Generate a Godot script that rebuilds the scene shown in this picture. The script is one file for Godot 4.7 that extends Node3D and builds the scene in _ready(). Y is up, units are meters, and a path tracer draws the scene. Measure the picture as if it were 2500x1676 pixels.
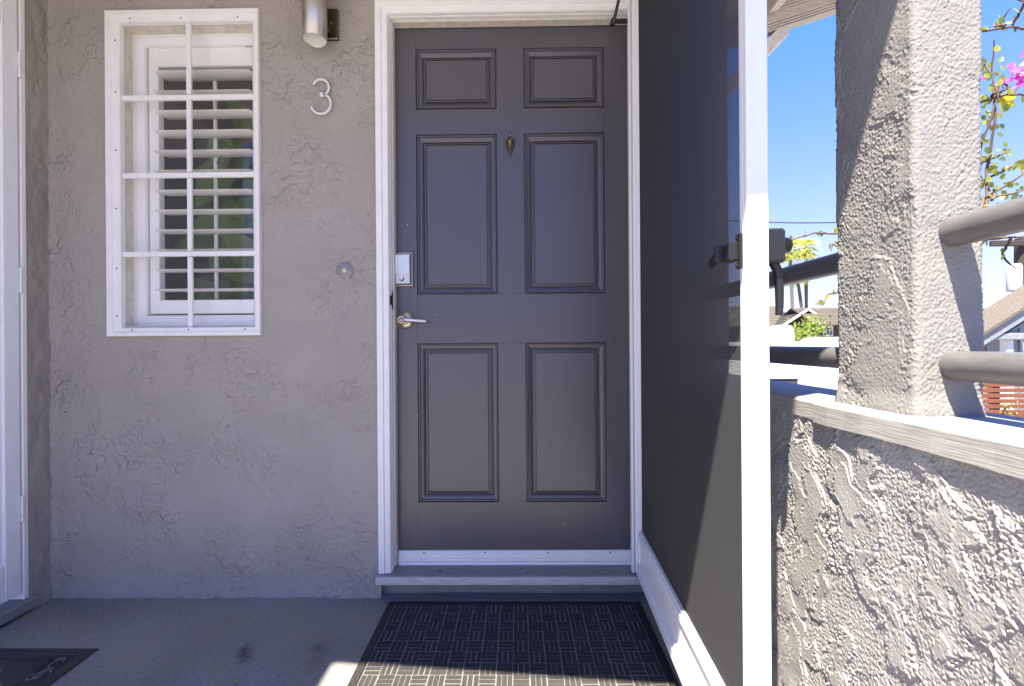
extends Node3D

var M := {}
var used := {}
var rng := RandomNumberGenerator.new()

# ---------------------------------------------------------------- helpers
func lin(r: float, g: float, b: float) -> Color:
	return Color(r, g, b).linear_to_srgb()

func nz(seed_: int, freq: float, oct := 1, kind := FastNoiseLite.TYPE_SIMPLEX_SMOOTH) -> FastNoiseLite:
	var n := FastNoiseLite.new()
	n.seed = seed_; n.frequency = freq; n.noise_type = kind
	n.fractal_type = FastNoiseLite.FRACTAL_FBM if oct > 1 else FastNoiseLite.FRACTAL_NONE
	n.fractal_octaves = oct
	return n

func noise_tex(seed_: int, freq: float, oct: int, lo: float, hi: float, power := 1.0, size := 512) -> ImageTexture:
	var im := nz(seed_, freq, oct).get_seamless_image(size, size)
	im.convert(Image.FORMAT_L8)
	var d := im.get_data()
	var lut := PackedByteArray(); lut.resize(256)
	for i in 256:
		lut[i] = int(255.0 * clampf(lo + (hi - lo) * pow(i / 255.0, power), 0, 1))
	for i in d.size():
		d[i] = lut[d[i]]
	return ImageTexture.create_from_image(Image.create_from_data(size, size, false, Image.FORMAT_L8, d))

func mat(c: Color, rough := 0.7, metal := 0.0, spec := 0.5) -> StandardMaterial3D:
	var m := StandardMaterial3D.new()
	m.albedo_color = c; m.roughness = rough; m.metallic = metal; m.metallic_specular = spec
	return m

func tri(m: StandardMaterial3D, scale: Vector3, world := true) -> StandardMaterial3D:
	m.uv1_triplanar = true; m.uv1_world_triplanar = world; m.uv1_scale = scale; m.uv1_triplanar_sharpness = 4.0
	return m

func bump(m: StandardMaterial3D, t: Texture2D, cm: float) -> StandardMaterial3D:
	m.heightmap_enabled = true; m.heightmap_texture = t; m.heightmap_scale = cm
	return m

func S() -> SurfaceTool:
	var st := SurfaceTool.new()
	st.begin(Mesh.PRIMITIVE_TRIANGLES); st.set_smooth_group(-1)
	return st

# corners run counter-clockwise as seen from outside
func q(st: SurfaceTool, a: Vector3, b: Vector3, c: Vector3, d: Vector3) -> void:
	for v in [a, c, b, a, d, c]: st.add_vertex(v)

func t3(st: SurfaceTool, a: Vector3, b: Vector3, c: Vector3) -> void:
	for v in [a, c, b]: st.add_vertex(v)

func box(st: SurfaceTool, a: Vector3, b: Vector3, x := Transform3D()) -> void:
	var p := []
	for i in 8:
		p.append(x * Vector3(b.x if i & 1 else a.x, b.y if i & 2 else a.y, b.z if i & 4 else a.z))
	q(st, p[4], p[5], p[7], p[6]); q(st, p[1], p[0], p[2], p[3])
	q(st, p[5], p[1], p[3], p[7]); q(st, p[0], p[4], p[6], p[2])
	q(st, p[6], p[7], p[3], p[2]); q(st, p[0], p[1], p[5], p[4])

# a box with chamfered edges
func cbox(st: SurfaceTool, a: Vector3, b: Vector3, c: float, x := Transform3D()) -> void:
	var m := (a + b) / 2
	var h := (b - a) / 2
	c = minf(c, minf(h.x, minf(h.y, h.z)) * 0.9)
	var v := {}
	for sx in [-1, 1]:
		for sy in [-1, 1]:
			for sz in [-1, 1]:
				v[Vector4i(sx, sy, sz, 0)] = x * (m + Vector3(sx * h.x, sy * (h.y - c), sz * (h.z - c)))
				v[Vector4i(sx, sy, sz, 1)] = x * (m + Vector3(sx * (h.x - c), sy * h.y, sz * (h.z - c)))
				v[Vector4i(sx, sy, sz, 2)] = x * (m + Vector3(sx * (h.x - c), sy * (h.y - c), sz * h.z))
	var g := func(sx, sy, sz, k): return v[Vector4i(sx, sy, sz, k)]
	var mid := x * m
	var put := func(l: Array):
		var n: Vector3 = (l[1] - l[0]).cross(l[2] - l[0])
		if n.dot(l[0] - mid) < 0: l.reverse()
		if l.size() == 4: q(st, l[0], l[1], l[2], l[3])
		else: t3(st, l[0], l[1], l[2])
	for s in [-1, 1]:
		put.call([g.call(s, -1, -1, 0), g.call(s, 1, -1, 0), g.call(s, 1, 1, 0), g.call(s, -1, 1, 0)])
		put.call([g.call(-1, s, -1, 1), g.call(1, s, -1, 1), g.call(1, s, 1, 1), g.call(-1, s, 1, 1)])
		put.call([g.call(-1, -1, s, 2), g.call(1, -1, s, 2), g.call(1, 1, s, 2), g.call(-1, 1, s, 2)])
		for r in [-1, 1]:
			put.call([g.call(s, r, -1, 0), g.call(s, r, 1, 0), g.call(s, r, 1, 1), g.call(s, r, -1, 1)])
			put.call([g.call(s, -1, r, 0), g.call(s, 1, r, 0), g.call(s, 1, r, 2), g.call(s, -1, r, 2)])
			put.call([g.call(-1, s, r, 1), g.call(1, s, r, 1), g.call(1, s, r, 2), g.call(-1, s, r, 2)])
			for u in [-1, 1]:
				put.call([g.call(s, r, u, 0), g.call(s, r, u, 1), g.call(s, r, u, 2)])

# a mitred rectangular moulding in a plane of constant z; profile = [inset, z] from the outside inwards
func ring(st: SurfaceTool, x0: float, y0: float, x1: float, y1: float, pr: Array, cap := false, no_bottom := false) -> void:
	for k in pr.size() - 1:
		var a: float = pr[k][0]
		var za: float = pr[k][1]
		var b: float = pr[k + 1][0]
		var zb: float = pr[k + 1][1]
		var ya := y0 + (0.0 if no_bottom else a)
		var yb := y0 + (0.0 if no_bottom else b)
		var A := [Vector3(x0 + a, ya, za), Vector3(x1 - a, ya, za), Vector3(x1 - a, y1 - a, za), Vector3(x0 + a, y1 - a, za)]
		var B := [Vector3(x0 + b, yb, zb), Vector3(x1 - b, yb, zb), Vector3(x1 - b, y1 - b, zb), Vector3(x0 + b, y1 - b, zb)]
		for s in 4:
			if no_bottom and s == 0: continue
			q(st, A[s], A[(s + 1) % 4], B[(s + 1) % 4], B[s])
	if cap:
		var e: float = pr[-1][0]
		var z: float = pr[-1][1]
		q(st, Vector3(x0 + e, y0 + e, z), Vector3(x1 - e, y0 + e, z), Vector3(x1 - e, y1 - e, z), Vector3(x0 + e, y1 - e, z))

func tube(st: SurfaceTool, pts: Array, rad: Array, sides := 8, caps := true) -> void:
	st.set_smooth_group(1)
	var rings := []
	var up := Vector3(0.31, 0.87, 0.38)
	for i in pts.size():
		var d: Vector3 = (pts[mini(i + 1, pts.size() - 1)] - pts[maxi(i - 1, 0)]).normalized()
		if absf(d.dot(up)) > 0.95: up = Vector3(0.9, 0.1, 0.4)
		var u := up.cross(d).normalized()
		var w := d.cross(u)
		up = w
		var r := []
		for s in sides:
			var an := TAU * s / sides
			r.append(pts[i] + (u * cos(an) + w * sin(an)) * rad[i if rad.size() > 1 else 0])
		rings.append(r)
	for i in pts.size() - 1:
		for s in sides:
			var s2 := (s + 1) % sides
			q(st, rings[i][s], rings[i][s2], rings[i + 1][s2], rings[i + 1][s])
	if caps:
		st.set_smooth_group(-1)
		for s in sides:
			var s2 := (s + 1) % sides
			t3(st, pts[0], rings[0][s2], rings[0][s])
			t3(st, pts[-1], rings[-1][s], rings[-1][s2])
	st.set_smooth_group(-1)

# profile of [radius, height] turned round the local y axis
func lathe(st: SurfaceTool, pr: Array, x: Transform3D, sides := 32, smooth := true) -> void:
	if smooth: st.set_smooth_group(2)
	for k in pr.size() - 1:
		for s in sides:
			var a := TAU * s / sides
			var b := TAU * (s + 1) / sides
			var p := func(r, h, an): return x * Vector3(r * cos(an), h, -r * sin(an))
			var v0: Vector3 = p.call(pr[k][0], pr[k][1], a)
			var v1: Vector3 = p.call(pr[k][0], pr[k][1], b)
			var v2: Vector3 = p.call(pr[k + 1][0], pr[k + 1][1], b)
			var v3: Vector3 = p.call(pr[k + 1][0], pr[k + 1][1], a)
			if pr[k][0] < 1e-6: t3(st, v0, v2, v3)
			elif pr[k + 1][0] < 1e-6: t3(st, v0, v1, v2)
			else: q(st, v0, v1, v2, v3)
	st.set_smooth_group(-1)

# flat polygon (counter-clockwise from +z) pushed from z0 to z1
func extrude(st: SurfaceTool, poly: PackedVector2Array, z0: float, z1: float, x := Transform3D()) -> void:
	if Geometry2D.is_polygon_clockwise(poly): poly.reverse()
	var ix := Geometry2D.triangulate_polygon(poly)
	for k in range(0, ix.size(), 3):
		var a := poly[ix[k]]
		var b := poly[ix[k + 1]]
		var c := poly[ix[k + 2]]
		if (b - a).cross(c - a) < 0:
			var s := b; b = c; c = s
		t3(st, x * Vector3(a.x, a.y, z1), x * Vector3(b.x, b.y, z1), x * Vector3(c.x, c.y, z1))
		t3(st, x * Vector3(a.x, a.y, z0), x * Vector3(c.x, c.y, z0), x * Vector3(b.x, b.y, z0))
	for k in poly.size():
		var a := poly[k]
		var b := poly[(k + 1) % poly.size()]
		q(st, x * Vector3(a.x, a.y, z0), x * Vector3(b.x, b.y, z0), x * Vector3(b.x, b.y, z1), x * Vector3(a.x, a.y, z1))

# a smooth sheet over the grid us x vs; at(u, v) gives the point, skip(u, v) leaves holes
func sheet(us: PackedFloat32Array, vs: PackedFloat32Array, at: Callable, skip = null) -> ArrayMesh:
	var nu := us.size()
	var nv := vs.size()
	var P := PackedVector3Array(); P.resize(nu * nv)
	var UV := PackedVector2Array(); UV.resize(nu * nv)
	for j in nv:
		for i in nu:
			P[j * nu + i] = at.call(us[i], vs[j])
			UV[j * nu + i] = Vector2(us[i], vs[j])
	var N := PackedVector3Array(); N.resize(nu * nv)
	for j in nv:
		for i in nu:
			var du := P[j * nu + mini(i + 1, nu - 1)] - P[j * nu + maxi(i - 1, 0)]
			var dv := P[mini(j + 1, nv - 1) * nu + i] - P[maxi(j - 1, 0) * nu + i]
			N[j * nu + i] = du.cross(dv).normalized()
	var ix := PackedInt32Array()
	var holes: bool = skip != null
	for j in nv - 1:
		for i in nu - 1:
			if holes and skip.call((us[i] + us[i + 1]) / 2, (vs[j] + vs[j + 1]) / 2): continue
			var a := j * nu + i
			ix.append_array(PackedInt32Array([a, a + nu, a + nu + 1, a, a + nu + 1, a + 1]))
	var arr := []; arr.resize(Mesh.ARRAY_MAX)
	arr[Mesh.ARRAY_VERTEX] = P; arr[Mesh.ARRAY_NORMAL] = N; arr[Mesh.ARRAY_TEX_UV] = UV; arr[Mesh.ARRAY_INDEX] = ix
	var me := ArrayMesh.new()
	me.add_surface_from_arrays(Mesh.PRIMITIVE_TRIANGLES, arr)
	return me

func steps(l: Array) -> PackedFloat32Array:   # [from, to, step, to, step, ...]
	var o := PackedFloat32Array([l[0]])
	var k := 1
	while k < l.size():
		var a := o[-1]
		var n := maxi(1, int(ceil((l[k] - a) / l[k + 1])))
		for i in n: o.append(a + (l[k] - a) * (i + 1) / n)
		k += 2
	return o

func numbered(called: String) -> String:
	used[called] = used.get(called, 0) + 1
	return called if used[called] == 1 else "%s_%03d" % [called, used[called] - 1]

func thing(called: String, label: String, category: String, at := Vector3.ZERO, group := "") -> Node3D:
	var o := Node3D.new()
	o.name = numbered(called); add_child(o); o.position = at
	o.set_meta("label", label); o.set_meta("category", category); o.set_meta("kind", "thing")
	if group: o.set_meta("group", group)
	return o

func mi(called: String, me: Mesh, m: Material, parent: Node) -> MeshInstance3D:
	var o := MeshInstance3D.new()
	o.name = called; o.mesh = me; o.material_override = m
	parent.add_child(o, true)
	return o

# commits st as one part; its points are in the world's axes, so the part is set back by where its parents stand
func part(called: String, st: SurfaceTool, m: Material, parent: Node, local := false) -> MeshInstance3D:
	st.generate_normals()
	var o := mi(called, st.commit(), m, parent)
	if not local: set_back(o)
	return o

func set_back(o: Node3D) -> void:
	var p := o.get_parent()
	var off := Vector3.ZERO
	while p is Node3D and p != self:
		off += p.position; p = p.get_parent()
	o.position = -off

func structure(called: String, st: SurfaceTool, m: Material) -> MeshInstance3D:
	var o := part(called, st, m, self)
	o.set_meta("kind", "structure")
	return o

func along(a: Vector3, b: Vector3, roll := Vector3.UP) -> Transform3D:   # local y runs from a towards b
	var y := (b - a).normalized()
	var x := y.cross(roll).normalized() if absf(y.dot(roll)) < 0.98 else y.cross(Vector3.RIGHT).normalized()
	return Transform3D(Basis(x, y, x.cross(y)), a)

# ---------------------------------------------------------------- stucco
var n_warp := nz(11, 14.0)
var n_big := nz(12, 8.0, 3)
var n_ridge := nz(13, 17.0, 2)
var n_mask := nz(14, 6.0)
var n_peb := nz(15, 190.0, 2)
var n_cell := nz(18, 165.0, 1, FastNoiseLite.TYPE_CELLULAR)
var n_grain := nz(16, 360.0)
var n_wave := nz(17, 4.0, 2)

func rough(p: Vector3, k := 1.0, plates := 1.0) -> float:
	var w := n_warp.get_noise_3dv(p)
	var w2 := n_warp.get_noise_3dv(p + Vector3(7.3, 1.7, 3.1))
	var s := Vector3(p.x + w * 0.02, p.y * 0.5 + w2 * 0.02, p.z + w2 * 0.02)
	var jag := n_peb.get_noise_3dv(p * 0.55)
	s += Vector3(jag, jag * 0.7, -jag) * 0.006
	var big := n_big.get_noise_3dv(s)
	# trowelled skin: flat plates with raised rims, gritty bed between them, a few dragged ridges
	var pl := smoothstep(-0.09, -0.03, big) * 0.65 + smoothstep(0.17, 0.215, big) * 0.35
	var rim := exp(-pow((big + 0.03) / 0.035, 2.0)) + 0.8 * exp(-pow((big - 0.21) / 0.03, 2.0))
	var rd := maxf(0.0, 1.0 - absf(n_ridge.get_noise_3dv(s)) * 15.0)
	rd *= rd * smoothstep(0.0, 0.3, n_mask.get_noise_3dv(p))
	var loose := 1.0 - 0.86 * smoothstep(-0.08, 0.06, big + 0.35 * n_mask.get_noise_3dv(p * 1.7))
	var pb := 0.5 * n_peb.get_noise_3dv(p) - 0.62 * n_cell.get_noise_3dv(p + Vector3(w, w2, w) * 0.004) - 0.28
	var g := n_grain.get_noise_3dv(p)
	return k * (plates * (0.0034 * pl + 0.001 * rim * (0.4 + 1.2 * pb) + 0.0022 * rd * (0.5 + 1.2 * pb)) + (0.0019 * lerpf(1.0, loose, plates) + 0.0003) * maxf(pb, -0.3) + 0.00026 * g + 0.0008 * w)

func make_wall_relief() -> ImageTexture:
	# trowelled stucco of the house wall: low steps with wandering edges, short broken cracks, fine grit (a 2.4 m square)
	var n := 1152
	var k := 2.4 / n
	var d := PackedByteArray(); d.resize(n * n)
	var a := nz(31, 5.5, 3)
	var b := nz(32, 26.0)
	var c := nz(33, 9.0, 3)
	var e := nz(34, 2.6, 2)
	var f := nz(35, 170.0)
	var g := nz(36, 60.0, 2)
	for j in n:
		for i in n:
			var x := i * k
			var y := j * k
			var w := b.get_noise_2d(x, y)
			var w2 := b.get_noise_2d(x + 9.1, y + 4.7)
			var big := a.get_noise_2d(x + w * 0.022, y * 0.8 + w2 * 0.022)
			var s := smoothstep(-0.12, -0.105, big) + smoothstep(0.1, 0.118, big) + smoothstep(0.3, 0.315, big)
			var mk := e.get_noise_2d(x, y)
			var cr := maxf(0.0, 1.0 - absf(c.get_noise_2d(x * 0.8 + w * 0.018, y + w2 * 0.018)) * 34.0) * smoothstep(-0.1, 0.2, mk + 0.5 * w)
			var h := 0.35 + 0.085 * s * (0.55 + 0.9 * smoothstep(-0.4, 0.4, mk)) - 0.26 * cr * cr + 0.035 * w * smoothstep(-0.1, 0.4, mk) + 0.04 * f.get_noise_2d(x, y) + 0.08 * g.get_noise_2d(x, y) * smoothstep(0.05, 0.35, mk)
			d[j * n + i] = int(clampf(h, 0, 1) * 255)
	return ImageTexture.create_from_image(Image.create_from_data(n, n, false, Image.FORMAT_L8, d))

func make_floor_paint() -> ImageTexture:
	# painted concrete, 2.6 m by 1.3 m from the house wall outwards: worn paint, a rubbed black smear, grit
	var w := 1040
	var h := 520
	var d := PackedByteArray(); d.resize(w * h * 3)
	var a := nz(41, 2.2, 3)
	var b := nz(42, 70.0, 2)
	var c := nz(43, 5.0, 2)
	for j in h:
		for i in w:
			var x := -1.95 + 2.6 * i / w
			var z := 1.3 * j / h
			var v := 0.93 + 0.09 * a.get_noise_2d(x, z) + 0.10 * b.get_noise_2d(x, z)
			var warm := 0.035 * smoothstep(0.0, 0.4, c.get_noise_2d(x, z))
			var s1 := Vector2(x + 0.833, z - 0.312).rotated(0.5)
			var s := exp(-pow(s1.x / 0.016, 2) - pow(s1.y / 0.04, 2)) + 0.45 * exp(-pow((x + 0.62) / 0.018, 2) - pow((z - 0.29) / 0.022, 2)) + 0.3 * exp(-pow((x + 0.60) / 0.02, 2) - pow((z - 0.345) / 0.04, 2))
			s *= 0.8 + 0.8 * b.get_noise_2d(x * 0.7 + 3, z * 0.7)
			v *= 1.0 - 0.55 * clampf(s, 0, 1)
			var o := (j * w + i) * 3
			d[o] = int(clampf(v + warm * 0.6, 0, 1) * 255); d[o + 1] = int(clampf(v + warm * 0.5, 0, 1) * 255); d[o + 2] = int(clampf(v - warm, 0, 1) * 255)
	rng.seed = 5
	for k in 230:
		var o := (rng.randi_range(0, h - 1) * w + rng.randi_range(0, w - 1)) * 3
		var v := 255 if k % 3 else 90
		d[o] = v; d[o + 1] = v; d[o + 2] = v
	return ImageTexture.create_from_image(Image.create_from_data(w, h, false, Image.FORMAT_RGB8, d))

# ---------------------------------------------------------------- materials
func materials() -> void:
	var grain := noise_tex(1, 0.02, 4, 0.2, 0.8)
	var fine := noise_tex(2, 0.06, 3, 0.0, 1.0)
	var blotch := noise_tex(3, 0.008, 4, 0.86, 1.0)
	var streak := noise_tex(4, 0.012, 4, 0.8, 1.0)
	var faint := noise_tex(44, 0.012, 4, 0.94, 1.0)
	var relief := make_wall_relief()
	print("relief ", Time.get_ticks_msec())
	var taupe := lin(0.385, 0.347, 0.305)
	M.wall = tri(mat(taupe, 0.82, 0, 0.4), Vector3.ONE / 2.4)
	bump(M.wall, relief, 2.0); M.wall.albedo_texture = faint
	M.wall_side = tri(mat(taupe, 0.82, 0, 0.4), Vector3.ONE / 2.4); bump(M.wall_side, relief, 0.9); M.wall_side.albedo_texture = blotch
	M.wall_plain = tri(mat(taupe, 0.85, 0, 0.4), Vector3.ONE * 2.0); M.wall_plain.albedo_texture = blotch
	M.post = tri(mat(lin(0.232, 0.226, 0.217), 0.9, 0, 0.3), Vector3.ONE * 3.0); M.post.albedo_texture = faint  # same stucco paint as the parapet, darkened to offset the strong sun on it
	M.rough = tri(mat(lin(0.31, 0.303, 0.292), 0.9, 0, 0.3), Vector3.ONE * 3.0); M.rough.albedo_texture = blotch  # same paint as the post, kept lighter to make up for grazing sun
	M.white = tri(mat(lin(0.86, 0.84, 0.81), 0.38), Vector3(6, 1.5, 6)); M.white.albedo_texture = noise_tex(5, 0.012, 3, 0.97, 1.0); bump(M.white, fine, 0.004)
	M.old_white = tri(mat(lin(0.86, 0.835, 0.8), 0.5), Vector3(3, 3, 3)); M.old_white.albedo_texture = noise_tex(6, 0.01, 4, 0.955, 1.0); bump(M.old_white, fine, 0.006)
	M.alu = tri(mat(lin(0.86, 0.86, 0.86), 0.28), Vector3(7, 2, 7)); M.alu.albedo_texture = noise_tex(7, 0.01, 3, 0.975, 1.0)
	M.shutter = mat(lin(0.88, 0.86, 0.83), 0.45)
	M.reveal = tri(mat(lin(0.76, 0.70, 0.60), 0.6), Vector3(5, 5, 5)); M.reveal.albedo_texture = blotch
	M.door_v = tri(mat(lin(0.094, 0.087, 0.1), 0.31, 0.0, 0.55), Vector3(13, 0.45, 13)); bump(M.door_v, grain, 0.006); M.door_v.albedo_texture = faint
	M.door_h = tri(mat(lin(0.094, 0.087, 0.1), 0.31, 0.0, 0.55), Vector3(0.45, 13, 13)); bump(M.door_h, grain, 0.006); M.door_h.albedo_texture = faint
	M.nickel = tri(mat(lin(0.55, 0.5, 0.43), 0.3, 1.0), Vector3(4, 300, 4)); bump(M.nickel, fine, 0.002)
	M.nickel_dark = mat(lin(0.2, 0.17, 0.12), 0.25, 1.0)
	M.brass = tri(mat(lin(0.42, 0.35, 0.16), 0.4, 1.0), Vector3(40, 40, 40)); M.brass.albedo_texture = noise_tex(8, 0.03, 3, 0.35, 1.0)
	M.brass_dark = mat(lin(0.07, 0.06, 0.045), 0.4, 0.6)
	M.steel = mat(lin(0.6, 0.6, 0.6), 0.3, 1.0)
	M.screw = mat(lin(0.16, 0.15, 0.14), 0.5, 0.7)
	M.black = tri(mat(lin(0.016, 0.016, 0.017), 0.32), Vector3(60, 60, 60)); bump(M.black, fine, 0.01)
	M.dark_hole = mat(lin(0.01, 0.01, 0.01), 0.9)
	M.pipe = tri(mat(lin(0.125, 0.123, 0.125), 0.42), Vector3(14, 14, 5)); bump(M.pipe, grain, 0.022); M.pipe.albedo_texture = blotch
	M.cap = tri(mat(lin(0.36, 0.35, 0.33), 0.75), Vector3(30, 30, 1.3)); bump(M.cap, grain, 0.06); M.cap.albedo_texture = streak
	M.sill = tri(mat(lin(0.34, 0.335, 0.335), 0.6), Vector3(1.0, 30, 30)); bump(M.sill, grain, 0.05); M.sill.albedo_texture = noise_tex(9, 0.02, 4, 0.7, 1.0)
	M.nosing = tri(mat(lin(0.68, 0.65, 0.61), 0.6), Vector3(1.0, 20, 20)); M.nosing.albedo_texture = noise_tex(10, 0.02, 4, 0.75, 1.0)
	M.rubber = tri(mat(lin(0.035, 0.034, 0.034), 0.7), Vector3(9, 9, 9)); M.rubber.albedo_texture = noise_tex(21, 0.02, 4, 0.6, 1.0)
	M.rubber_pale = tri(mat(lin(0.06, 0.059, 0.058), 0.6), Vector3(9, 9, 9)); M.rubber_pale.albedo_texture = noise_tex(45, 0.02, 4, 0.7, 1.0)
	M.pile = tri(mat(lin(0.085, 0.081, 0.078), 0.95, 0, 0.2), Vector3(12, 12, 12)); bump(M.pile, fine, 0.25); M.pile.albedo_texture = noise_tex(22, 0.05, 4, 0.35, 1.0); M.pile.rim_enabled = true; M.pile.rim = 0.5
	M.groove = tri(mat(lin(0.42, 0.4, 0.36), 0.95, 0, 0.2), Vector3(12, 12, 12)); bump(M.groove, fine, 0.2); M.groove.albedo_texture = noise_tex(23, 0.05, 4, 0.5, 1.0); M.groove.rim_enabled = true; M.groove.rim = 0.5
	M.wire = mat(lin(0.03, 0.03, 0.033), 0.5)
	M.soffit = tri(mat(lin(0.74, 0.69, 0.61), 0.7), Vector3(2, 2, 2)); M.soffit.albedo_texture = blotch
	M.beam = tri(mat(lin(0.6, 0.54, 0.46), 0.7), Vector3(1.2, 20, 20)); M.beam.albedo_texture = streak
	M.cream = tri(mat(lin(0.74, 0.69, 0.60), 0.6), Vector3(3, 3, 3)); M.cream.albedo_texture = blotch
	M.floor = mat(lin(0.27, 0.262, 0.25), 0.62); M.floor.albedo_texture = make_floor_paint()
	M.floor.uv1_scale = Vector3(1 / 2.6, 1 / 1.3, 1); M.floor.uv1_offset = Vector3(1.95 / 2.6, 0, 0)
	M.concrete = tri(mat(lin(0.36, 0.345, 0.325), 0.8), Vector3.ONE); M.concrete.albedo_texture = blotch
	M.ground = tri(mat(lin(0.38, 0.36, 0.32), 0.9), Vector3.ONE * 0.1); M.ground.albedo_texture = noise_tex(24, 0.01, 5, 0.6, 1.0)
	M.glass = mat(Color(1, 1, 1, 0.03), 0.02); M.glass.transparency = BaseMaterial3D.TRANSPARENCY_ALPHA
	M.far_glass = mat(lin(0.05, 0.06, 0.075), 0.1)
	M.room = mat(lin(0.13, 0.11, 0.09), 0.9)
	M.leaf_fig = tri(mat(lin(0.26, 0.4, 0.035), 0.4), Vector3(18, 18, 18)); M.leaf_fig.albedo_texture = noise_tex(25, 0.02, 3, 0.5, 1.0); M.leaf_fig.backlight_enabled = true; M.leaf_fig.backlight = lin(0.3, 0.45, 0.05)
	M.bark = tri(mat(lin(0.07, 0.055, 0.045), 0.9), Vector3(20, 20, 20)); bump(M.bark, fine, 0.2)
	M.twig = tri(mat(lin(0.13, 0.085, 0.06), 0.85), Vector3(40, 40, 40)); bump(M.twig, fine, 0.05)
	M.leaf_a = mat(lin(0.17, 0.19, 0.025), 0.5); M.leaf_a.backlight_enabled = true; M.leaf_a.backlight = lin(0.5, 0.5, 0.05)
	M.leaf_b = mat(lin(0.07, 0.11, 0.035), 0.5); M.leaf_b.backlight_enabled = true; M.leaf_b.backlight = lin(0.25, 0.35, 0.06)
	M.leaf_y = mat(lin(0.38, 0.33, 0.015), 0.5); M.leaf_y.backlight_enabled = true; M.leaf_y.backlight = lin(0.7, 0.6, 0.05)
	M.bract = mat(lin(0.55, 0.07, 0.4), 0.6); M.bract.backlight_enabled = true; M.bract.backlight = lin(0.8, 0.15, 0.6)
	M.bract_pale = mat(lin(0.65, 0.35, 0.55), 0.6)
	M.frond = mat(lin(0.3, 0.32, 0.06), 0.55); M.frond.backlight_enabled = true; M.frond.backlight = lin(0.5, 0.5, 0.1)
	M.trunk = tri(mat(lin(0.2, 0.165, 0.14), 0.9), Vector3(1, 3, 1)); M.trunk.albedo_texture = noise_tex(26, 0.03, 4, 0.6, 1.0)
	M.shrub = mat(lin(0.15, 0.2, 0.025), 0.6); M.shrub.backlight_enabled = true; M.shrub.backlight = lin(0.3, 0.4, 0.05)
	M.far_white = tri(mat(lin(0.8, 0.79, 0.77), 0.8), Vector3.ONE); M.far_white.albedo_texture = blotch
	M.shingle = tri(mat(lin(0.17, 0.145, 0.11), 0.9), Vector3.ONE); M.shingle.albedo_texture = noise_tex(27, 0.05, 4, 0.65, 1.0)
	M.pale_tile = tri(mat(lin(0.24, 0.22, 0.19), 0.9), Vector3.ONE); M.pale_tile.albedo_texture = noise_tex(46, 0.05, 4, 0.7, 1.0)
	M.shingle_dark = tri(mat(lin(0.08, 0.073, 0.07), 0.9), Vector3.ONE); M.shingle_dark.albedo_texture = noise_tex(28, 0.05, 4, 0.6, 1.0)
	M.brown = mat(lin(0.1, 0.07, 0.05), 0.85)
	M.tan_wall = mat(lin(0.26, 0.16, 0.1), 0.85)
	M.blue_wall = tri(mat(lin(0.24, 0.26, 0.29), 0.7), Vector3(3, 3, 3)); M.blue_wall.albedo_texture = blotch
	M.redwood = tri(mat(lin(0.2, 0.065, 0.03), 0.7), Vector3(2, 20, 20)); M.redwood.albedo_texture = streak
	M.pole = tri(mat(lin(0.05, 0.042, 0.036), 0.9), Vector3(6, 1, 6)); M.pole.albedo_texture = streak
	M.grey_metal = mat(lin(0.45, 0.45, 0.46), 0.5)
	M.cable = mat(lin(0.05, 0.055, 0.06), 0.6)
	M.green_canvas = mat(lin(0.1, 0.15, 0.12), 0.8)
	M.dry_leaf = mat(lin(0.36, 0.26, 0.12), 0.8)
	M.screen_white = mat(lin(0.66, 0.69, 0.75), 0.12)
	M.screen_ink = mat(lin(0.42, 0.45, 0.52), 0.3)
	M.frost = mat(lin(0.78, 0.76, 0.7), 0.35)
	M.button = mat(lin(0.75, 0.7, 0.45), 0.4)
	M.bell = tri(mat(lin(0.25, 0.245, 0.235), 0.5, 0.3), Vector3(4, 300, 4))
	M.number = mat(lin(0.72, 0.72, 0.71), 0.35, 0.15)

# ---------------------------------------------------------------- the scene
func _ready() -> void:
	var cam := Camera3D.new()
	cam.name = "camera"; add_child(cam)
	cam.position = Vector3(0, 0.935, 1.726); cam.rotation_degrees = Vector3(0, 0.7, -0.4)
	cam.fov = 72.16; cam.near = 0.02; cam.far = 3000
	var we := WorldEnvironment.new()
	we.name = "environment"; add_child(we)
	var e := Environment.new()
	we.environment = e
	e.background_mode = Environment.BG_SKY; e.tonemap_mode = Environment.TONE_MAPPER_LINEAR
	e.tonemap_exposure = 10.2
	e.sdfgi_enabled = true; e.ssao_enabled = true; e.ssil_enabled = true
	var sk := ProceduralSkyMaterial.new()
	sk.sky_top_color = lin(0.062, 0.235, 1.0); sk.sky_horizon_color = lin(0.74, 0.81, 1.0); sk.sky_curve = 0.15
	sk.ground_horizon_color = lin(0.4, 0.4, 0.4); sk.ground_bottom_color = lin(0.3, 0.3, 0.3); sk.sun_angle_max = 12
	e.sky = Sky.new(); e.sky.sky_material = sk
	e.background_energy_multiplier = 0.178
	var sun := DirectionalLight3D.new()
	sun.name = "sun"; add_child(sun)
	sun.light_energy = 0.66; sun.light_angular_distance = 0.5; sun.light_color = Color(1, 0.96, 0.885); sun.shadow_enabled = true
	sun.look_at_from_position(Vector3(-0.235, 0.9, 0.40) * 20, Vector3.ZERO, Vector3.RIGHT)

	materials()
	print("materials ", Time.get_ticks_msec())
	setting()
	house_wall()
	print("walls ", Time.get_ticks_msec())
	parapet()
	print("parapet ", Time.get_ticks_msec())
	roofs()
	door_frame()
	entry_door()
	window()
	shutter()
	fig_plant()
	white_door()
	screen_door()
	wall_fittings()
	doormat()
	rubber_mat()
	railings()
	litter()
	background()
	bougainvillea()
	print("done ", Time.get_ticks_msec())

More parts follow.
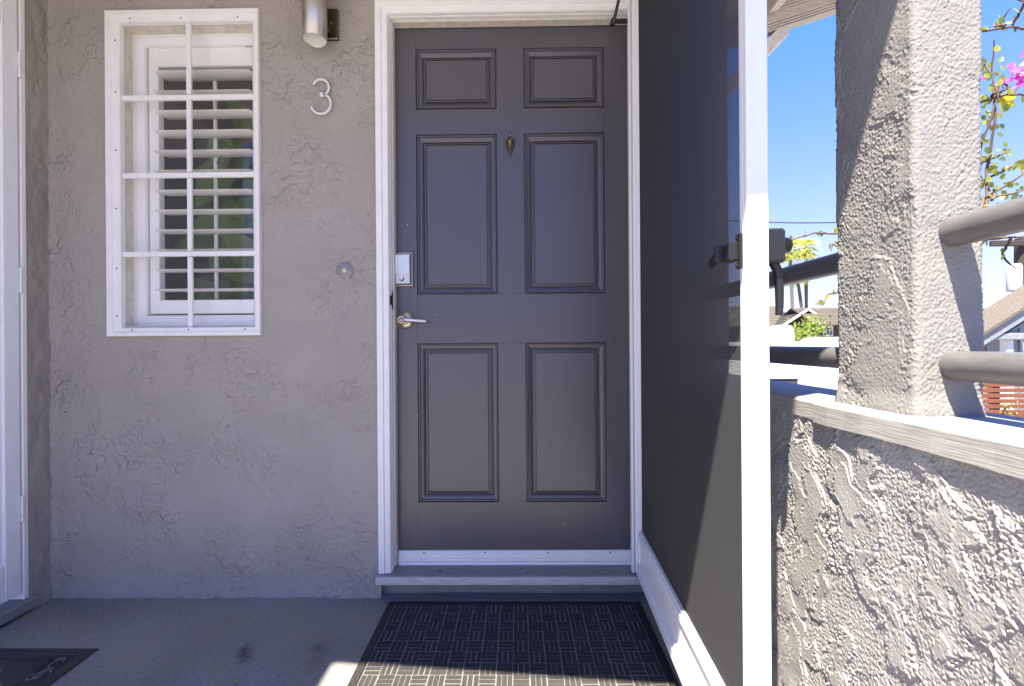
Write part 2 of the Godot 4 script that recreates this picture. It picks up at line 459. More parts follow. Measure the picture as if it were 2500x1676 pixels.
func setting() -> void:
	var g := S()
	q(g, Vector3(-900, -3.3, 900), Vector3(900, -3.3, 900), Vector3(900, -3.3, -900), Vector3(-900, -3.3, -900))
	structure("ground", g, M.ground)
	# the landing
	var us := steps([-1.95, 0.65, 0.1])
	var vs := steps([-0.06, 1.24, 0.1])
	var fm := sheet(us, vs, func(u, v): return Vector3(u, 0.004 + 0.004 * n_wave.get_noise_2d(u * 0.6, v * 0.6), v))
	# the sheet's own order looks down; turn it over
	var a := fm.surface_get_arrays(0)
	var ix: PackedInt32Array = a[Mesh.ARRAY_INDEX]
	for k in range(0, ix.size(), 3):
		var s := ix[k]; ix[k] = ix[k + 1]; ix[k + 1] = s
	a[Mesh.ARRAY_INDEX] = ix
	var nn: PackedVector3Array = a[Mesh.ARRAY_NORMAL]
	for k in nn.size(): nn[k] = -nn[k]
	a[Mesh.ARRAY_NORMAL] = nn
	var m2 := ArrayMesh.new(); m2.add_surface_from_arrays(Mesh.PRIMITIVE_TRIANGLES, a)
	var fo := mi("landing_floor", m2, M.floor, self); fo.set_meta("kind", "structure")
	var c := S()
	box(c, Vector3(-3.4, -0.24, -0.06), Vector3(0.6, -0.004, 3.3))
	structure("landing_slab", c, M.concrete)
	# the room behind the window
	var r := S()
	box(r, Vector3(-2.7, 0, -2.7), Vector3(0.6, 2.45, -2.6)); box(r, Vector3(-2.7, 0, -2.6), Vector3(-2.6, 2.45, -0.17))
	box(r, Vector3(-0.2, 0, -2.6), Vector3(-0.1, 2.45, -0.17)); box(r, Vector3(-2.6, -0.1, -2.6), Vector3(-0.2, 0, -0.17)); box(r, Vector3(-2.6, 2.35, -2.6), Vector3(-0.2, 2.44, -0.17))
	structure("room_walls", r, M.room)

func house_wall() -> void:
	var t := thing("stucco_wall", "taupe grey stucco house wall round the dark panelled door and the white window", "wall", Vector3(-0.5, -3.3, -0.08))
	var s := S()
	for b in [[-1.73, -3.3, -1.515, 3.0], [-1.515, -3.3, -0.945, 0.968], [-1.515, 2.172, -0.945, 3.0], [-0.945, -3.3, -0.508, 3.0], [-0.508, 2.182, 0.472, 3.0], [-0.508, -3.3, 0.472, 0.07], [0.472, -3.3, 0.77, 3.0]]:
		box(s, Vector3(b[0], b[1], -0.16), Vector3(b[2], b[3], -0.03 if b[3] < 0.1 else -0.005))
	box(s, Vector3(0.62, -3.3, -3), Vector3(0.768, 2.45, -0.16))
	part("wall_core", s, M.wall_plain, t)
	var xs := steps([-1.735, -1.515, 0.012, -0.945, 0.015, -0.508, 0.012, 0.472, 0.03, 0.77, 0.015])
	var ys := steps([-0.05, 0.968, 0.012, 2.172, 0.012, 2.182, 0.01, 2.45, 0.03])
	var me := sheet(xs, ys, func(x, y): return Vector3(x, y, 0.0026 * n_wave.get_noise_2d(x * 1.3, y) + 0.012 * smoothstep(-1.70, -1.735, x) * (0.7 + 0.5 * n_wave.get_noise_2d(9.0, y * 4.0)) + smoothstep(0.05, 0.0, y) * (0.006 + 0.007 * n_wave.get_noise_2d(x * 5.0, 2.0) + 0.002 * n_warp.get_noise_2d(x * 4.0, 5.0))),
		func(x, y): return (x > -1.515 and x < -0.945 and y > 0.968 and y < 2.172) or (x > -0.508 and x < 0.472 and y < 2.182))
	set_back(mi("plaster_face", me, M.wall, t))
	# the short return towards the white door
	var w := thing("stucco_wall", "narrow stucco return wall between the house corner and the hinges of the white door", "wall", Vector3(-1.8, -3.3, 0.5))
	s = S()
	box(s, Vector3(-1.93, -3.3, -0.16), Vector3(-1.735, 3.0, 0.09)); box(s, Vector3(-1.93, 2.16, 0.09), Vector3(-1.735, 3.0, 1.05)); box(s, Vector3(-1.93, -3.3, 1.05), Vector3(-1.735, 3.0, 1.2)); box(s, Vector3(-1.93, -3.3, 0.09), Vector3(-1.735, -0.02, 1.05))
	part("wall_core", s, M.wall_plain, w)
	var zs := steps([0.0, 0.094, 0.006])
	var y2 := steps([-0.02, 2.45, 0.012])
	var back := func(u, v): return Vector3(-1.73 + 0.004 * n_wave.get_noise_2d(u * 5.0, v * 2.2) + 0.007 * smoothstep(0.1, 0.0, v), v, 0.094 - u)
	set_back(mi("plaster_face", sheet(zs, y2, back), M.wall_side, w))

func parapet() -> void:
	var t := thing("parapet_wall", "low stucco parapet wall with coarse trowelled ridges and a weathered timber cap", "wall", Vector3(0.62, -3.3, 1.6))
	var s := S()
	box(s, Vector3(0.556, -3.3, 0.0), Vector3(0.69, 0.789, 3.3))
	part("wall_core", s, M.wall_plain, t)
	# inner face, seen from the landing: runs from the house outwards, so u goes against z
	var us := steps([-2.4, -1.3, 0.012, -0.62, 0.0013, 0.0, 0.008])
	var vs := steps([-0.03, 0.1, 0.012, 0.793, 0.0013])
	var me := sheet(us, vs, func(u, v): return Vector3(0.546 - rough(Vector3(0.0, v, -u), 1.3), v, -u))
	# u runs to the right when seen from the landing, away from the house is -u: order is kept by mirroring
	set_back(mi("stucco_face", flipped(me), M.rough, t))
	for b in [[0.012, 0.861, 0.5415, 0.0], [0.864, 3.3, 0.5355, -0.003]]:
		var c := S()
		var x0: float = b[2]
		var n := int((b[1] - b[0]) / 0.04)
		# a plank with worn, slightly wavy arrises
		for k in n:
			var z0: float = b[0] + (b[1] - b[0]) * k / n
			var z1: float = b[0] + (b[1] - b[0]) * (k + 1) / n
			var pf := func(z: float) -> Array:
				var j := 0.0022 * n_wave.get_noise_2d(z * 14.0, 3.0)
				var y0: float = 0.79 + b[3] + 0.003 * n_wave.get_noise_2d(z * 10.0, 8.0)
				var y1: float = 0.826 + b[3] * 0.3
				return [Vector3(x0 + j, y0, z), Vector3(x0 + j, y1 - 0.005, z), Vector3(x0 + j + 0.005, y1, z), Vector3(0.71, y1, z), Vector3(0.715, y1 - 0.005, z), Vector3(0.715, y0, z)]
			var A: Array = pf.call(z0)
			var B: Array = pf.call(z1)
			for i in 6: q(c, A[i], B[i], B[(i + 1) % 6], A[(i + 1) % 6])
			if k == 0: q(c, A[0], A[1], A[4], A[5]); q(c, A[1], A[2], A[3], A[4])
			if k == n - 1: q(c, B[5], B[4], B[1], B[0]); q(c, B[4], B[3], B[2], B[1])
		part("cap_board", c, M.cap, t)
	# the post that stands on the cap
	var p := thing("stucco_post", "square stucco post standing on the parapet cap and carrying the pipe rails", "post", Vector3(0.623, 0.826, 0.954))
	var core := S()
	box(core, Vector3(0.58, 0.826, 0.872), Vector3(0.667, 3.0, 1.036))
	part("post_core", core, M.wall_plain, p)
	var x0 := 0.573
	var x1 := 0.674
	var z0 := 0.866
	var z1 := 1.043
	var r := 0.011
	# way round the post: inner face (from the house outwards), front, outer face, back
	var L := [z1 - z0 - 2 * r, PI / 2 * r, x1 - x0 - 2 * r, PI / 2 * r, z1 - z0 - 2 * r, PI / 2 * r, x1 - x0 - 2 * r, PI / 2 * r]
	var way := func(u: float) -> Array:
		var k := 0
		while k < 7 and u > L[k]:
			u -= L[k]; k += 1
		var dirs := [Vector3(-1, 0, 0), Vector3(0, 0, 1), Vector3(1, 0, 0), Vector3(0, 0, -1)]
		var cs := [Vector3(x0 + r, 0, z1 - r), Vector3(x1 - r, 0, z1 - r), Vector3(x1 - r, 0, z0 + r), Vector3(x0 + r, 0, z0 + r)]
		var n0: Vector3 = dirs[k / 2]
		if k % 2 == 0:
			return [cs[(k / 2 + 3) % 4] + n0 * r + (cs[k / 2] - cs[(k / 2 + 3) % 4]).normalized() * u, n0]
		var n1: Vector3 = dirs[(k / 2 + 1) % 4]
		var an := u / r
		var nn := n0 * cos(an) + n1 * sin(an)
		return [cs[k / 2] + nn * r, nn]
	var tot: float = L.reduce(func(a, b): return a + b)
	var seen: float = L[0] + L[1] + L[2] + L[3]
	us = steps([0.0, seen, 0.0013, tot, 0.008])
	vs = steps([0.822, 1.6, 0.0013, 2.45, 0.02])
	var ways := {}
	for u in us: ways[u] = way.call(u)
	me = sheet(us, vs, func(u, v):
		var w: Array = ways[u]
		var pt: Vector3 = w[0] + Vector3(0, v, 0)
		var nn: Vector3 = w[1]
		var foot := 0.004 * smoothstep(0.86, 0.825, v)
		return pt + nn * (rough(pt * Vector3(1, 1, 1) + Vector3(3, 5, 1), 0.8 + 0.2 * absf(nn.x), 0.3 + 0.4 * absf(nn.x)) - 0.002 + foot))
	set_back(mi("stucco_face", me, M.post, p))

func flipped(me: ArrayMesh) -> ArrayMesh:
	var a := me.surface_get_arrays(0)
	var ix: PackedInt32Array = a[Mesh.ARRAY_INDEX]
	var N: PackedVector3Array = a[Mesh.ARRAY_NORMAL]
	var P: PackedVector3Array = a[Mesh.ARRAY_VERTEX]
	# keep whichever side looks to -x
	if N[N.size() / 2].x > 0:
		for k in N.size(): N[k] = -N[k]
		for k in range(0, ix.size(), 3):
			var s := ix[k]; ix[k] = ix[k + 1]; ix[k + 1] = s
	a[Mesh.ARRAY_INDEX] = ix; a[Mesh.ARRAY_NORMAL] = N
	var m2 := ArrayMesh.new(); m2.add_surface_from_arrays(Mesh.PRIMITIVE_TRIANGLES, a)
	return m2

func roofs() -> void:
	var t := thing("porch_roof", "pale porch roof slab over the landing, its eave shading door and wall", "roof", Vector3(-1.5, 2.45, -0.5))
	var s := S()
	var up := Transform3D(Basis(Vector3(1, 0, 0), Vector3(0, 0, -1), Vector3(0, 1, 0)), Vector3.ZERO)
	extrude(s, PackedVector2Array([Vector2(-2.8, 3), Vector2(0.9, 3), Vector2(0.9, -1.462), Vector2(0.2, -1.462), Vector2(0.09, -1.545), Vector2(-0.28, -1.536), Vector2(-1.225, -1.443), Vector2(-1.23, -1.75), Vector2(-2.8, -1.75)]), 2.45, 2.62, up)
	part("soffit", s, M.soffit, t)
	# the overhang beyond the house corner: sloping verge beam of several mouldings, boards above, a knee brace below
	var o := thing("roof_overhang", "tan roof overhang with grooved verge beam and cream knee brace beyond the post", "roof", Vector3(0.8, 2.3, -0.5))
	var a := Vector3(0.74, 2.243, -0.49)
	var sl := atan(0.315)
	var x := Transform3D(Basis(Vector3(0, 0, 1), sl), a)
	var lay := [[0.0, 0.007, 0.0], [0.009, 0.016, 0.006], [0.018, 0.026, 0.011], [0.028, 0.036, 0.017], [0.036, 0.074, 0.012], [0.074, 0.082, 0.02], [0.084, 0.092, 0.026], [0.094, 0.104, 0.032]]
	for l in lay:
		s = S()
		cbox(s, Vector3(0, l[0], -0.05), Vector3(1.05, l[1], l[2]), 0.002, x)
		part("verge_moulding", s, M.beam, o)
	s = S()
	box(s, Vector3(0, 0.104, -0.05), Vector3(1.05, 0.125, 0.5), x)
	part("roof_boards", s, M.soffit, o)
	for k in 3:
		s = S()
		cbox(s, Vector3(0.12 + 0.34 * k, 0.06, 0.04), Vector3(0.17 + 0.34 * k, 0.104, 0.48), 0.003, x)
		part("rafter", s, M.cream, o)
	s = S()
	var b0 := Vector3(0.768, 1.9, -0.535)
	var b1 := Vector3(1.262, 2.394, -0.535)
	cbox(s, Vector3(-0.028, 0, -0.045), Vector3(0.028, b0.distance_to(b1), 0.045), 0.003, along(b0, b1, Vector3(0, 0, 1)))
	part("knee_brace", s, M.cream, o)

func door_frame() -> void:
	var t := thing("doorway", "white painted door casing and jambs round the dark panelled door", "door frame", Vector3(-0.02, 0.1, 0))
	var s := S()
	ring(s, -0.513, 0.1, 0.478, 2.187, [[0.0, -0.02], [0.0, 0.019], [0.002, 0.021], [0.0215, 0.021], [0.0235, 0.0165], [0.0245, 0.0155], [0.041, 0.0145], [0.0435, 0.0125], [0.0455, 0.008], [0.0465, 0.0], [0.049, -0.004]], false, true)
	# feet of the two casing legs
	for x in [[-0.513, -0.466], [0.431, 0.478]]:
		q(s, Vector3(x[0], 0.1, 0.0), Vector3(x[1], 0.1, 0.0), Vector3(x[1], 0.1, 0.02), Vector3(x[0], 0.1, 0.02))
	part("casing", s, M.old_white, t)
	for x in [[-0.508, -0.464], [0.427, 0.472]]:
		s = S()
		cbox(s, Vector3(x[0], 0.1, -0.15), Vector3(x[1], 2.18, -0.003), 0.002)
		part("jamb", s, M.white, t)
	s = S()
	cbox(s, Vector3(-0.464, 2.138, -0.15), Vector3(0.427, 2.18, -0.003), 0.002)
	part("head_jamb", s, M.white, t)
	s = S()
	for x in [[-0.464, -0.458, 0.108, 2.138], [0.421, 0.427, 0.108, 2.138], [-0.458, 0.421, 2.132, 2.138]]:
		cbox(s, Vector3(x[0], x[2], -0.056), Vector3(x[1], x[3], -0.02), 0.001)
	part("stop_bead", s, M.reveal, t)
	# chipped strike plate recess in the latch jamb
	s = S()
	var poly := PackedVector2Array([Vector2(-0.009, 1.135), Vector2(-0.019, 1.12), Vector2(-0.022, 1.10), Vector2(-0.02, 1.075), Vector2(-0.016, 1.06), Vector2(-0.006, 1.068), Vector2(-0.003, 1.09), Vector2(-0.004, 1.12)])
	extrude(s, poly, 0, 0.0012, Transform3D(Basis(Vector3(0, 0, 1), Vector3(0, 1, 0), Vector3(-1, 0, 0)), Vector3(-0.4628, 0, 0)))
	box(s, Vector3(-0.4665, 1.078, 0.001), Vector3(-0.4625, 1.112, 0.0085))
	part("splintered_recess", s, M.dark_hole, t)
	# screen door hinge rail on the casing
	s = S()
	cbox(s, Vector3(0.404, 0.108, 0.013), Vector3(0.412, 2.2, 0.036), 0.0015); cbox(s, Vector3(0.412, 0.108, 0.016), Vector3(0.42, 2.2, 0.03), 0.0015); cbox(s, Vector3(0.42, 0.108, 0.022), Vector3(0.44, 2.2, 0.032), 0.0015)
	part("hinge_rail", s, M.alu, t)
	var d := thing("door_sill", "weathered grey timber door sill with pale nosing above the doormat", "sill", Vector3(-0.02, 0.0, 0.0))
	s = S()
	cbox(s, Vector3(-0.508, 0.072, -0.15), Vector3(0.471, 0.1, 0.037), 0.003)
	part("sill_board", s, M.sill, d)
	s = S()
	cbox(s, Vector3(-0.516, 0.071, 0.0375), Vector3(0.474, 0.099, 0.052), 0.004)
	part("nosing", s, M.nosing, d)
	s = S()
	cbox(s, Vector3(-0.458, 0.1, -0.085), Vector3(0.421, 0.112, -0.036), 0.004)
	part("threshold", s, M.alu, d)
	s = S()
	tube(s, [Vector3(-0.29, 0.1, 0.0), Vector3(-0.29, 0.1012, 0.0)], [0.008], 12); tube(s, [Vector3(0.005, 0.1, -0.012), Vector3(0.005, 0.1018, -0.012)], [0.0035], 10)
	part("screw", s, M.screw, d)

func entry_door() -> void:
	var t := thing("entry_door", "dark purple grey six panel front door with keypad lock and lever", "door", Vector3(-0.02, 0.15, -0.08))
	var zf := -0.06
	var zb := -0.1
	var s: SurfaceTool
	for x in [[-0.492, -0.381], [0.332, 0.452]]:
		s = S(); cbox(s, Vector3(x[0], 0.118, zb), Vector3(x[1], 2.165, zf), 0.0006); part("stile", s, M.door_v, t)
	var ry := [[0.118, 0.332], [0.936, 1.121], [1.729, 1.825], [2.053, 2.165]]
	for y in ry:
		s = S(); cbox(s, Vector3(-0.381, y[0], zb), Vector3(0.332, y[1], zf), 0.0006); part("rail", s, M.door_h, t)
	for k in 3:
		s = S(); cbox(s, Vector3(-0.074, ry[k][1], zb), Vector3(0.029, ry[k + 1][0], zf), 0.0006); part("mullion", s, M.door_v, t)
		for x in [[-0.381, -0.074], [0.029, 0.332]]:
			s = S()
			ring(s, x[0], ry[k][1], x[1], ry[k + 1][0], [[0.0, zf], [0.0004, zf - 0.009], [0.0032, zf - 0.009], [0.0038, zf + 0.001], [0.006, zf + 0.0042], [0.0085, zf + 0.0038], [0.0105, zf + 0.0005], [0.011, zf - 0.004], [0.0135, zf - 0.0045], [0.019, zf - 0.006], [0.025, zf - 0.011], [0.0265, zf - 0.018], [0.0315, zf - 0.018], [0.032, zf - 0.0065], [0.035, zf - 0.006], [0.0354, zf - 0.013], [0.0392, zf - 0.013], [0.0396, zf - 0.005], [0.041, zf - 0.0042]], true)
			part("panel", s, M.door_v, t)
	s = S()
	cbox(s, Vector3(-0.457, 0.116, zf + 0.0005), Vector3(0.42, 0.152, zf + 0.012), 0.002); cbox(s, Vector3(-0.457, 0.113, zf + 0.0125), Vector3(0.42, 0.124, zf + 0.018), 0.002)
	var sw := part("door_sweep", s, M.old_white, t)
	for x in [-0.36, -0.128, 0.108, 0.342]:
		s = S(); lathe(s, [[0.0, 0.002], [0.003, 0.0015], [0.0034, -0.001]], Transform3D(Basis(Vector3(1, 0, 0), PI / 2), Vector3(x, 0.145, zf + 0.012)), 10); part("screw", s, M.screw, sw)
	for c in [[-0.416, 1.388, 0.0022], [-0.309, 1.045, 0.0012], [0.33, 0.64, 0.002], [-0.383, 0.66, 0.0018], [0.17, 0.245, 0.0016], [-0.075, 0.62, 0.0016]]:
		s = S(); lathe(s, [[c[2], 0.0], [c[2] * 0.8, 0.0002], [0.0, 0.0002]], Transform3D(Basis(Vector3(1, 0, 0), PI / 2).scaled(Vector3(1, 1.5, 1)), Vector3(c[0], c[1], zf + 0.0001)), 7); part("paint_chip", s, M.cream, t)
	# keypad deadbolt
	var k := Node3D.new(); k.name = "keypad_lock"; t.add_child(k); k.position = Vector3(-0.43, 1.21, 0.02)
	s = S()
	ring(s, -0.4715, 1.151, -0.394, 1.281, [[0.0, zf], [0.0, zf + 0.008], [0.0025, zf + 0.0125], [0.0045, zf + 0.0125], [0.0085, zf + 0.022], [0.0105, zf + 0.024]], true)
	part("lock_body", s, M.nickel, k)
	s = S()
	cbox(s, Vector3(-0.4605, 1.198, zf + 0.0242), Vector3(-0.405, 1.268, zf + 0.0262), 0.002)
	part("touch_screen", s, M.screen_white, k)
	var font := SystemFont.new(); font.font_names = PackedStringArray(["Droid Sans"])
	var keys := ["1", "2", "3", "4", "5", "6", "7", "8", "9", "", "0", ""]
	for i in 12:
		var c := Vector3(-0.449 + 0.016 * (i % 3), 1.2505 - 0.0135 * (i / 3), zf + 0.0264)
		if keys[i] != "":
			var tm := TextMesh.new(); tm.text = keys[i]; tm.font = font; tm.font_size = 32; tm.pixel_size = 0.00022; tm.depth = 0.0003
			mi("digit", tm, M.screen_ink, k).position = c - k.position - t.position
		else:
			s = S(); lathe(s, [[0.0028, 0.0], [0.0028, 0.0004], [0.0021, 0.0004], [0.0021, 0.0]], Transform3D(Basis(Vector3(1, 0, 0), PI / 2), c), 16); part("key_ring", s, M.screen_ink, k)
	s = S(); lathe(s, [[0.0105, 0.0], [0.0105, 0.0016], [0.0085, 0.0022], [0.008, 0.0012], [0.0, 0.0014]], Transform3D(Basis(Vector3(1, 0, 0), PI / 2), Vector3(-0.4325, 1.178, zf + 0.0238)), 24); part("key_cylinder", s, M.steel, k)
	s = S(); box(s, Vector3(-0.4332, 1.172, zf + 0.0252), Vector3(-0.4318, 1.179, zf + 0.0258)); lathe(s, [[0.0022, 0.0], [0.0, 0.0004]], Transform3D(Basis(Vector3(1, 0, 0), PI / 2), Vector3(-0.4325, 1.1735, zf + 0.0254)), 10); part("keyhole", s, M.dark_hole, k)
	# lever
	var h := Node3D.new(); h.name = "lever_handle"; t.add_child(h); h.position = Vector3(-0.4, 0.87, 0.03)
	var out := func(x: float, y: float, z: float): return Transform3D(Basis(Vector3(1, 0, 0), PI / 2), Vector3(x, y, z))
	s = S(); lathe(s, [[0.033, 0.0], [0.033, 0.003], [0.031, 0.006], [0.017, 0.013], [0.0155, 0.0135], [0.0155, 0.018], [0.0135, 0.02], [0.0, 0.02]], out.call(-0.427, 1.023, zf), 48); part("rosette", s, M.nickel, h)
	s = S(); lathe(s, [[0.011, 0.018], [0.011, 0.046], [0.0145, 0.048], [0.0145, 0.064], [0.013, 0.067], [0.0095, 0.0675], [0.009, 0.0655], [0.0, 0.0655]], out.call(-0.427, 1.0235, zf), 32); part("hub", s, M.nickel, h)
	s = S()
	var la := Vector3(-0.418, 1.0235, zf + 0.056)
	var lb := Vector3(-0.336, 1.0165, zf + 0.05)
	cbox(s, Vector3(-0.0055, 0, -0.0085), Vector3(0.0055, la.distance_to(lb), 0.0085), 0.002, along(la, lb, Vector3(0, 0, 1)))
	part("lever", s, M.nickel, h)
	s = S(); lathe(s, [[0.0068, 0.0], [0.0068, 0.0015], [0.0, 0.0018]], out.call(-0.427, 1.0235, zf + 0.0655), 20); part("key_cylinder", s, M.steel, h)
	s = S(); cbox(s, Vector3(-0.4315, 1.0226, zf + 0.0672), Vector3(-0.4225, 1.0244, zf + 0.0678), 0.0003); part("keyhole", s, M.dark_hole, h)
	# knocker
	var n := Node3D.new(); n.name = "door_knocker"; t.add_child(n); n.position = Vector3(0, 1.54, 0.03)
	s = S()
	var pl := PackedVector2Array()
	for pp in [[0, 0.049], [0.003, 0.044], [0.0055, 0.039], [0.0065, 0.032], [0.006, 0.024], [0.0075, 0.021], [0.0165, 0.02], [0.0185, 0.013], [0.018, 0.004], [0.015, -0.009], [0.0105, -0.022], [0.0055, -0.036], [0.002, -0.047], [0, -0.049]]: pl.append(Vector2(pp[0], pp[1]))
	for i in range(12, 0, -1): pl.append(Vector2(-pl[i].x, pl[i].y))
	extrude(s, pl, 0, 0.003, Transform3D(Basis(), Vector3(-0.024, 1.686, zf)))
	part("back_plate", s, M.brass_dark, n)
	s = S()
	var ux := Transform3D(Basis.from_scale(Vector3(1, 1, 0.75)), Vector3(-0.024, 1.686, zf + 0.003))
	lathe(s, [[0.0, -0.047], [0.0018, -0.043], [0.0012, -0.038], [0.0028, -0.036], [0.0014, -0.033], [0.0022, -0.027], [0.0042, -0.022], [0.005, -0.017], [0.0032, -0.013], [0.0075, -0.001], [0.0112, 0.010], [0.0118, 0.011], [0.0122, 0.012], [0.0122, 0.0195], [0.0095, 0.021], [0.004, 0.024], [0.0045, 0.027], [0.0, 0.028]], ux, 24)
	part("urn", s, M.brass, n)
	for sd in [-1, 1]:
		s = S()
		tube(s, [Vector3(-0.024 + sd * 0.0155, 1.7055, zf + 0.006), Vector3(-0.024 + sd * 0.0158, 1.697, zf + 0.0085), Vector3(-0.024 + sd * 0.0135, 1.685, zf + 0.01), Vector3(-0.024 + sd * 0.008, 1.674, zf + 0.0105), Vector3(-0.024 + sd * 0.0035, 1.667, zf + 0.0105)], [0.0018, 0.002, 0.0021, 0.002, 0.0018], 8)
		part("striker_arm", s, M.brass, n)
	s = S(); lathe(s, [[0.0032, 0.0], [0.003, 0.0015], [0.0, 0.002]], out.call(-0.024, 1.7225, zf + 0.003), 14); part("screw", s, M.steel, n)

func window() -> void:
	var t := thing("window", "white framed window divided into eight panes over the stucco wall", "window", Vector3(-1.23, 0.97, 0))
	var x0 := -1.512
	var x1 := -0.942
	var y0 := 0.969
	var y1 := 2.169
	var s := S()
	# outer lip and inner step, unequal on the four sides as the frame sits askew in the plaster
	var wd := [0.05, 0.032, 0.022, 0.041]   # left, bottom, right, top
	var pr := [[0.0, -0.01], [0.0, 0.013], [0.06, 0.016], [0.45, 0.016], [0.5, 0.011], [0.94, 0.0095], [1.0, 0.006], [1.0, -0.014]]
	for k in pr.size() - 1:
		var L := []
		for e in [pr[k], pr[k + 1]]:
			var f: float = e[0]
			L.append([Vector3(x0 + wd[0] * f, y0 + wd[1] * f, e[1]), Vector3(x1 - wd[2] * f, y0 + wd[1] * f, e[1]), Vector3(x1 - wd[2] * f, y1 - wd[3] * f, e[1]), Vector3(x0 + wd[0] * f, y1 - wd[3] * f, e[1])])
		for n in 4: q(s, L[0][n], L[0][(n + 1) % 4], L[1][(n + 1) % 4], L[1][n])
	var fr := part("frame", s, M.old_white, t)
	for p in [[-1.475, 2.06], [-1.475, 1.87], [-1.475, 1.655], [-1.475, 1.44], [-1.475, 1.22], [-1.475, 1.045], [-1.42, 2.139], [-1.23, 2.139], [-1.02, 2.139], [-1.42, 0.992], [-1.21, 0.992], [-1.0, 0.992]]:
		s = S(); lathe(s, [[0.003, -0.001], [0.0028, 0.0012], [0.0, 0.0016]], Transform3D(Basis(Vector3(1, 0, 0), PI / 2), Vector3(p[0], p[1], 0.0102)), 10); part("screw", s, M.screw, fr)
	var hs := [1.274, 1.566, 1.854]
	var xa := x0 + 0.05
	var xb := x1 - 0.022
	for y in hs:
		s = S()
		cbox(s, Vector3(xa, y - 0.0092, -0.014), Vector3(xb, y + 0.0092, -0.0015), 0.0015); cbox(s, Vector3(xa + 0.001, y - 0.004, -0.0015), Vector3(xb - 0.001, y + 0.004, 0.0), 0.0006)
		part("muntin", s, M.white, t)
	var ys := [y0 + 0.032, hs[0] - 0.011, hs[0] + 0.011, hs[1] - 0.011, hs[1] + 0.011, hs[2] - 0.011, hs[2] + 0.011, y1 - 0.041]
	for k in 4:
		s = S()
		cbox(s, Vector3(-1.222, ys[2 * k], -0.014), Vector3(-1.205, ys[2 * k + 1], -0.0025), 0.0015); cbox(s, Vector3(-1.2175, ys[2 * k], -0.0025), Vector3(-1.2095, ys[2 * k + 1], -0.001), 0.0006)
		part("muntin", s, M.white, t)
	for k in 4:
		for x in [[xa, -1.2135], [-1.2135, xb]]:
			s = S()
			q(s, Vector3(x[0], ys[2 * k] - 0.008, -0.0155), Vector3(x[1], ys[2 * k] - 0.008, -0.0155), Vector3(x[1], ys[2 * k + 1] + 0.008, -0.0155), Vector3(x[0], ys[2 * k + 1] + 0.008, -0.0155))
			part("pane", s, M.glass, t)
	# lining of the opening behind the glass
	s = S()
	ring(s, x0 + 0.006, y0 + 0.006, x1 - 0.006, y1 - 0.006, [[0.0, -0.012], [0.012, -0.0165], [0.034, -0.017], [0.036, -0.16]])
	part("lining", s, M.reveal, t)

func shutter() -> void:
	var t := thing("plantation_shutter", "white plantation shutter with open horizontal louvres behind the window glass", "shutter", Vector3(-1.2, 1.0, -0.09))
	var s := S()
	ring(s, -1.478, 1.003, -0.936, 2.137, [[0.0, -0.16], [0.0, -0.066], [0.002, -0.064], [0.022, -0.064], [0.024, -0.066], [0.046, -0.07], [0.048, -0.078], [0.048, -0.13]])
	part("frame", s, M.shutter, t)
	for x in [[-1.425, -1.388], [-1.018, -0.985]]:
		s = S()
		cbox(s, Vector3(x[0], 1.057, -0.115), Vector3(x[1], 2.09, -0.082), 0.003); part("stile", s, M.shutter, t)
	for y in [[1.057, 1.111], [2.017, 2.09]]:
		s = S()
		cbox(s, Vector3(-1.388, y[0], -0.113), Vector3(-1.018, y[1], -0.084), 0.003); part("rail", s, M.shutter, t)
	var lv := S()
	var pr := PackedVector2Array()
	for k in 16:
		var a := TAU * k / 16
		pr.append(Vector2(0.0445 * cos(a), 0.0055 * sin(a) * (0.55 + 0.45 * absf(sin(a)))))
	extrude(lv, pr, -1.387, -1.019, Transform3D(Basis(Vector3(0, 0, 1), Vector3(0, 1, 0), Vector3(1, 0, 0)), Vector3.ZERO))
	lv.generate_normals()
	var me := lv.commit()
	for k in 12:
		var o := mi("louvre", me, M.shutter, t)
		o.position = Vector3(0, 1.15 + 0.0762 * k, -0.0985) - t.position
		o.rotation.x = deg_to_rad(1.5 + 0.25 * k)
	s = S(); cbox(s, Vector3(-1.214, 1.12, -0.155), Vector3(-1.2, 1.995, -0.144), 0.002); part("tilt_rod", s, M.shutter, t)
	for y in [1.036, 2.098]:
		s = S()
		cbox(s, Vector3(-1.045, y - 0.012, -0.083), Vector3(-1.005, y - 0.006, -0.0775), 0.001); cbox(s, Vector3(-1.035, y + 0.004, -0.083), Vector3(-1.005, y + 0.01, -0.0775), 0.001)
		part("hinge", s, M.nickel, t)

func leaf_mesh(l: float, w: float, fold: float, droop: float, n := 6) -> ArrayMesh:
	var s := S()
	s.set_smooth_group(3)
	for sd in [-1.0, 1.0]:
		for k in n:
			var f0 := float(k) / n
			var f1 := float(k + 1) / n
			var pt := func(f: float, e: float): return Vector3(sd * e * w * 0.5 * pow(sin(PI * pow(f, 0.8)), 0.75), l * f, fold * e * w * 0.5 * sin(PI * f) - droop * l * f * f)
			if sd > 0: q(s, pt.call(f0, 0.0), pt.call(f0, 1.0), pt.call(f1, 1.0), pt.call(f1, 0.0))
			else: q(s, pt.call(f0, 1.0), pt.call(f0, 0.0), pt.call(f1, 0.0), pt.call(f1, 1.0))
	s.generate_normals()
	return s.commit()

func put_leaf(parent: Node3D, me: Mesh, m: Material, at: Vector3, dir: Vector3, face: Vector3, sc := 1.0, called := "leaf") -> void:
	var y := dir.normalized()
	var x := y.cross(face).normalized()
	var o := mi(called, me, m, parent)
	o.transform = Transform3D(Basis(x, y, x.cross(y)).scaled(Vector3.ONE * sc), at - parent.position)

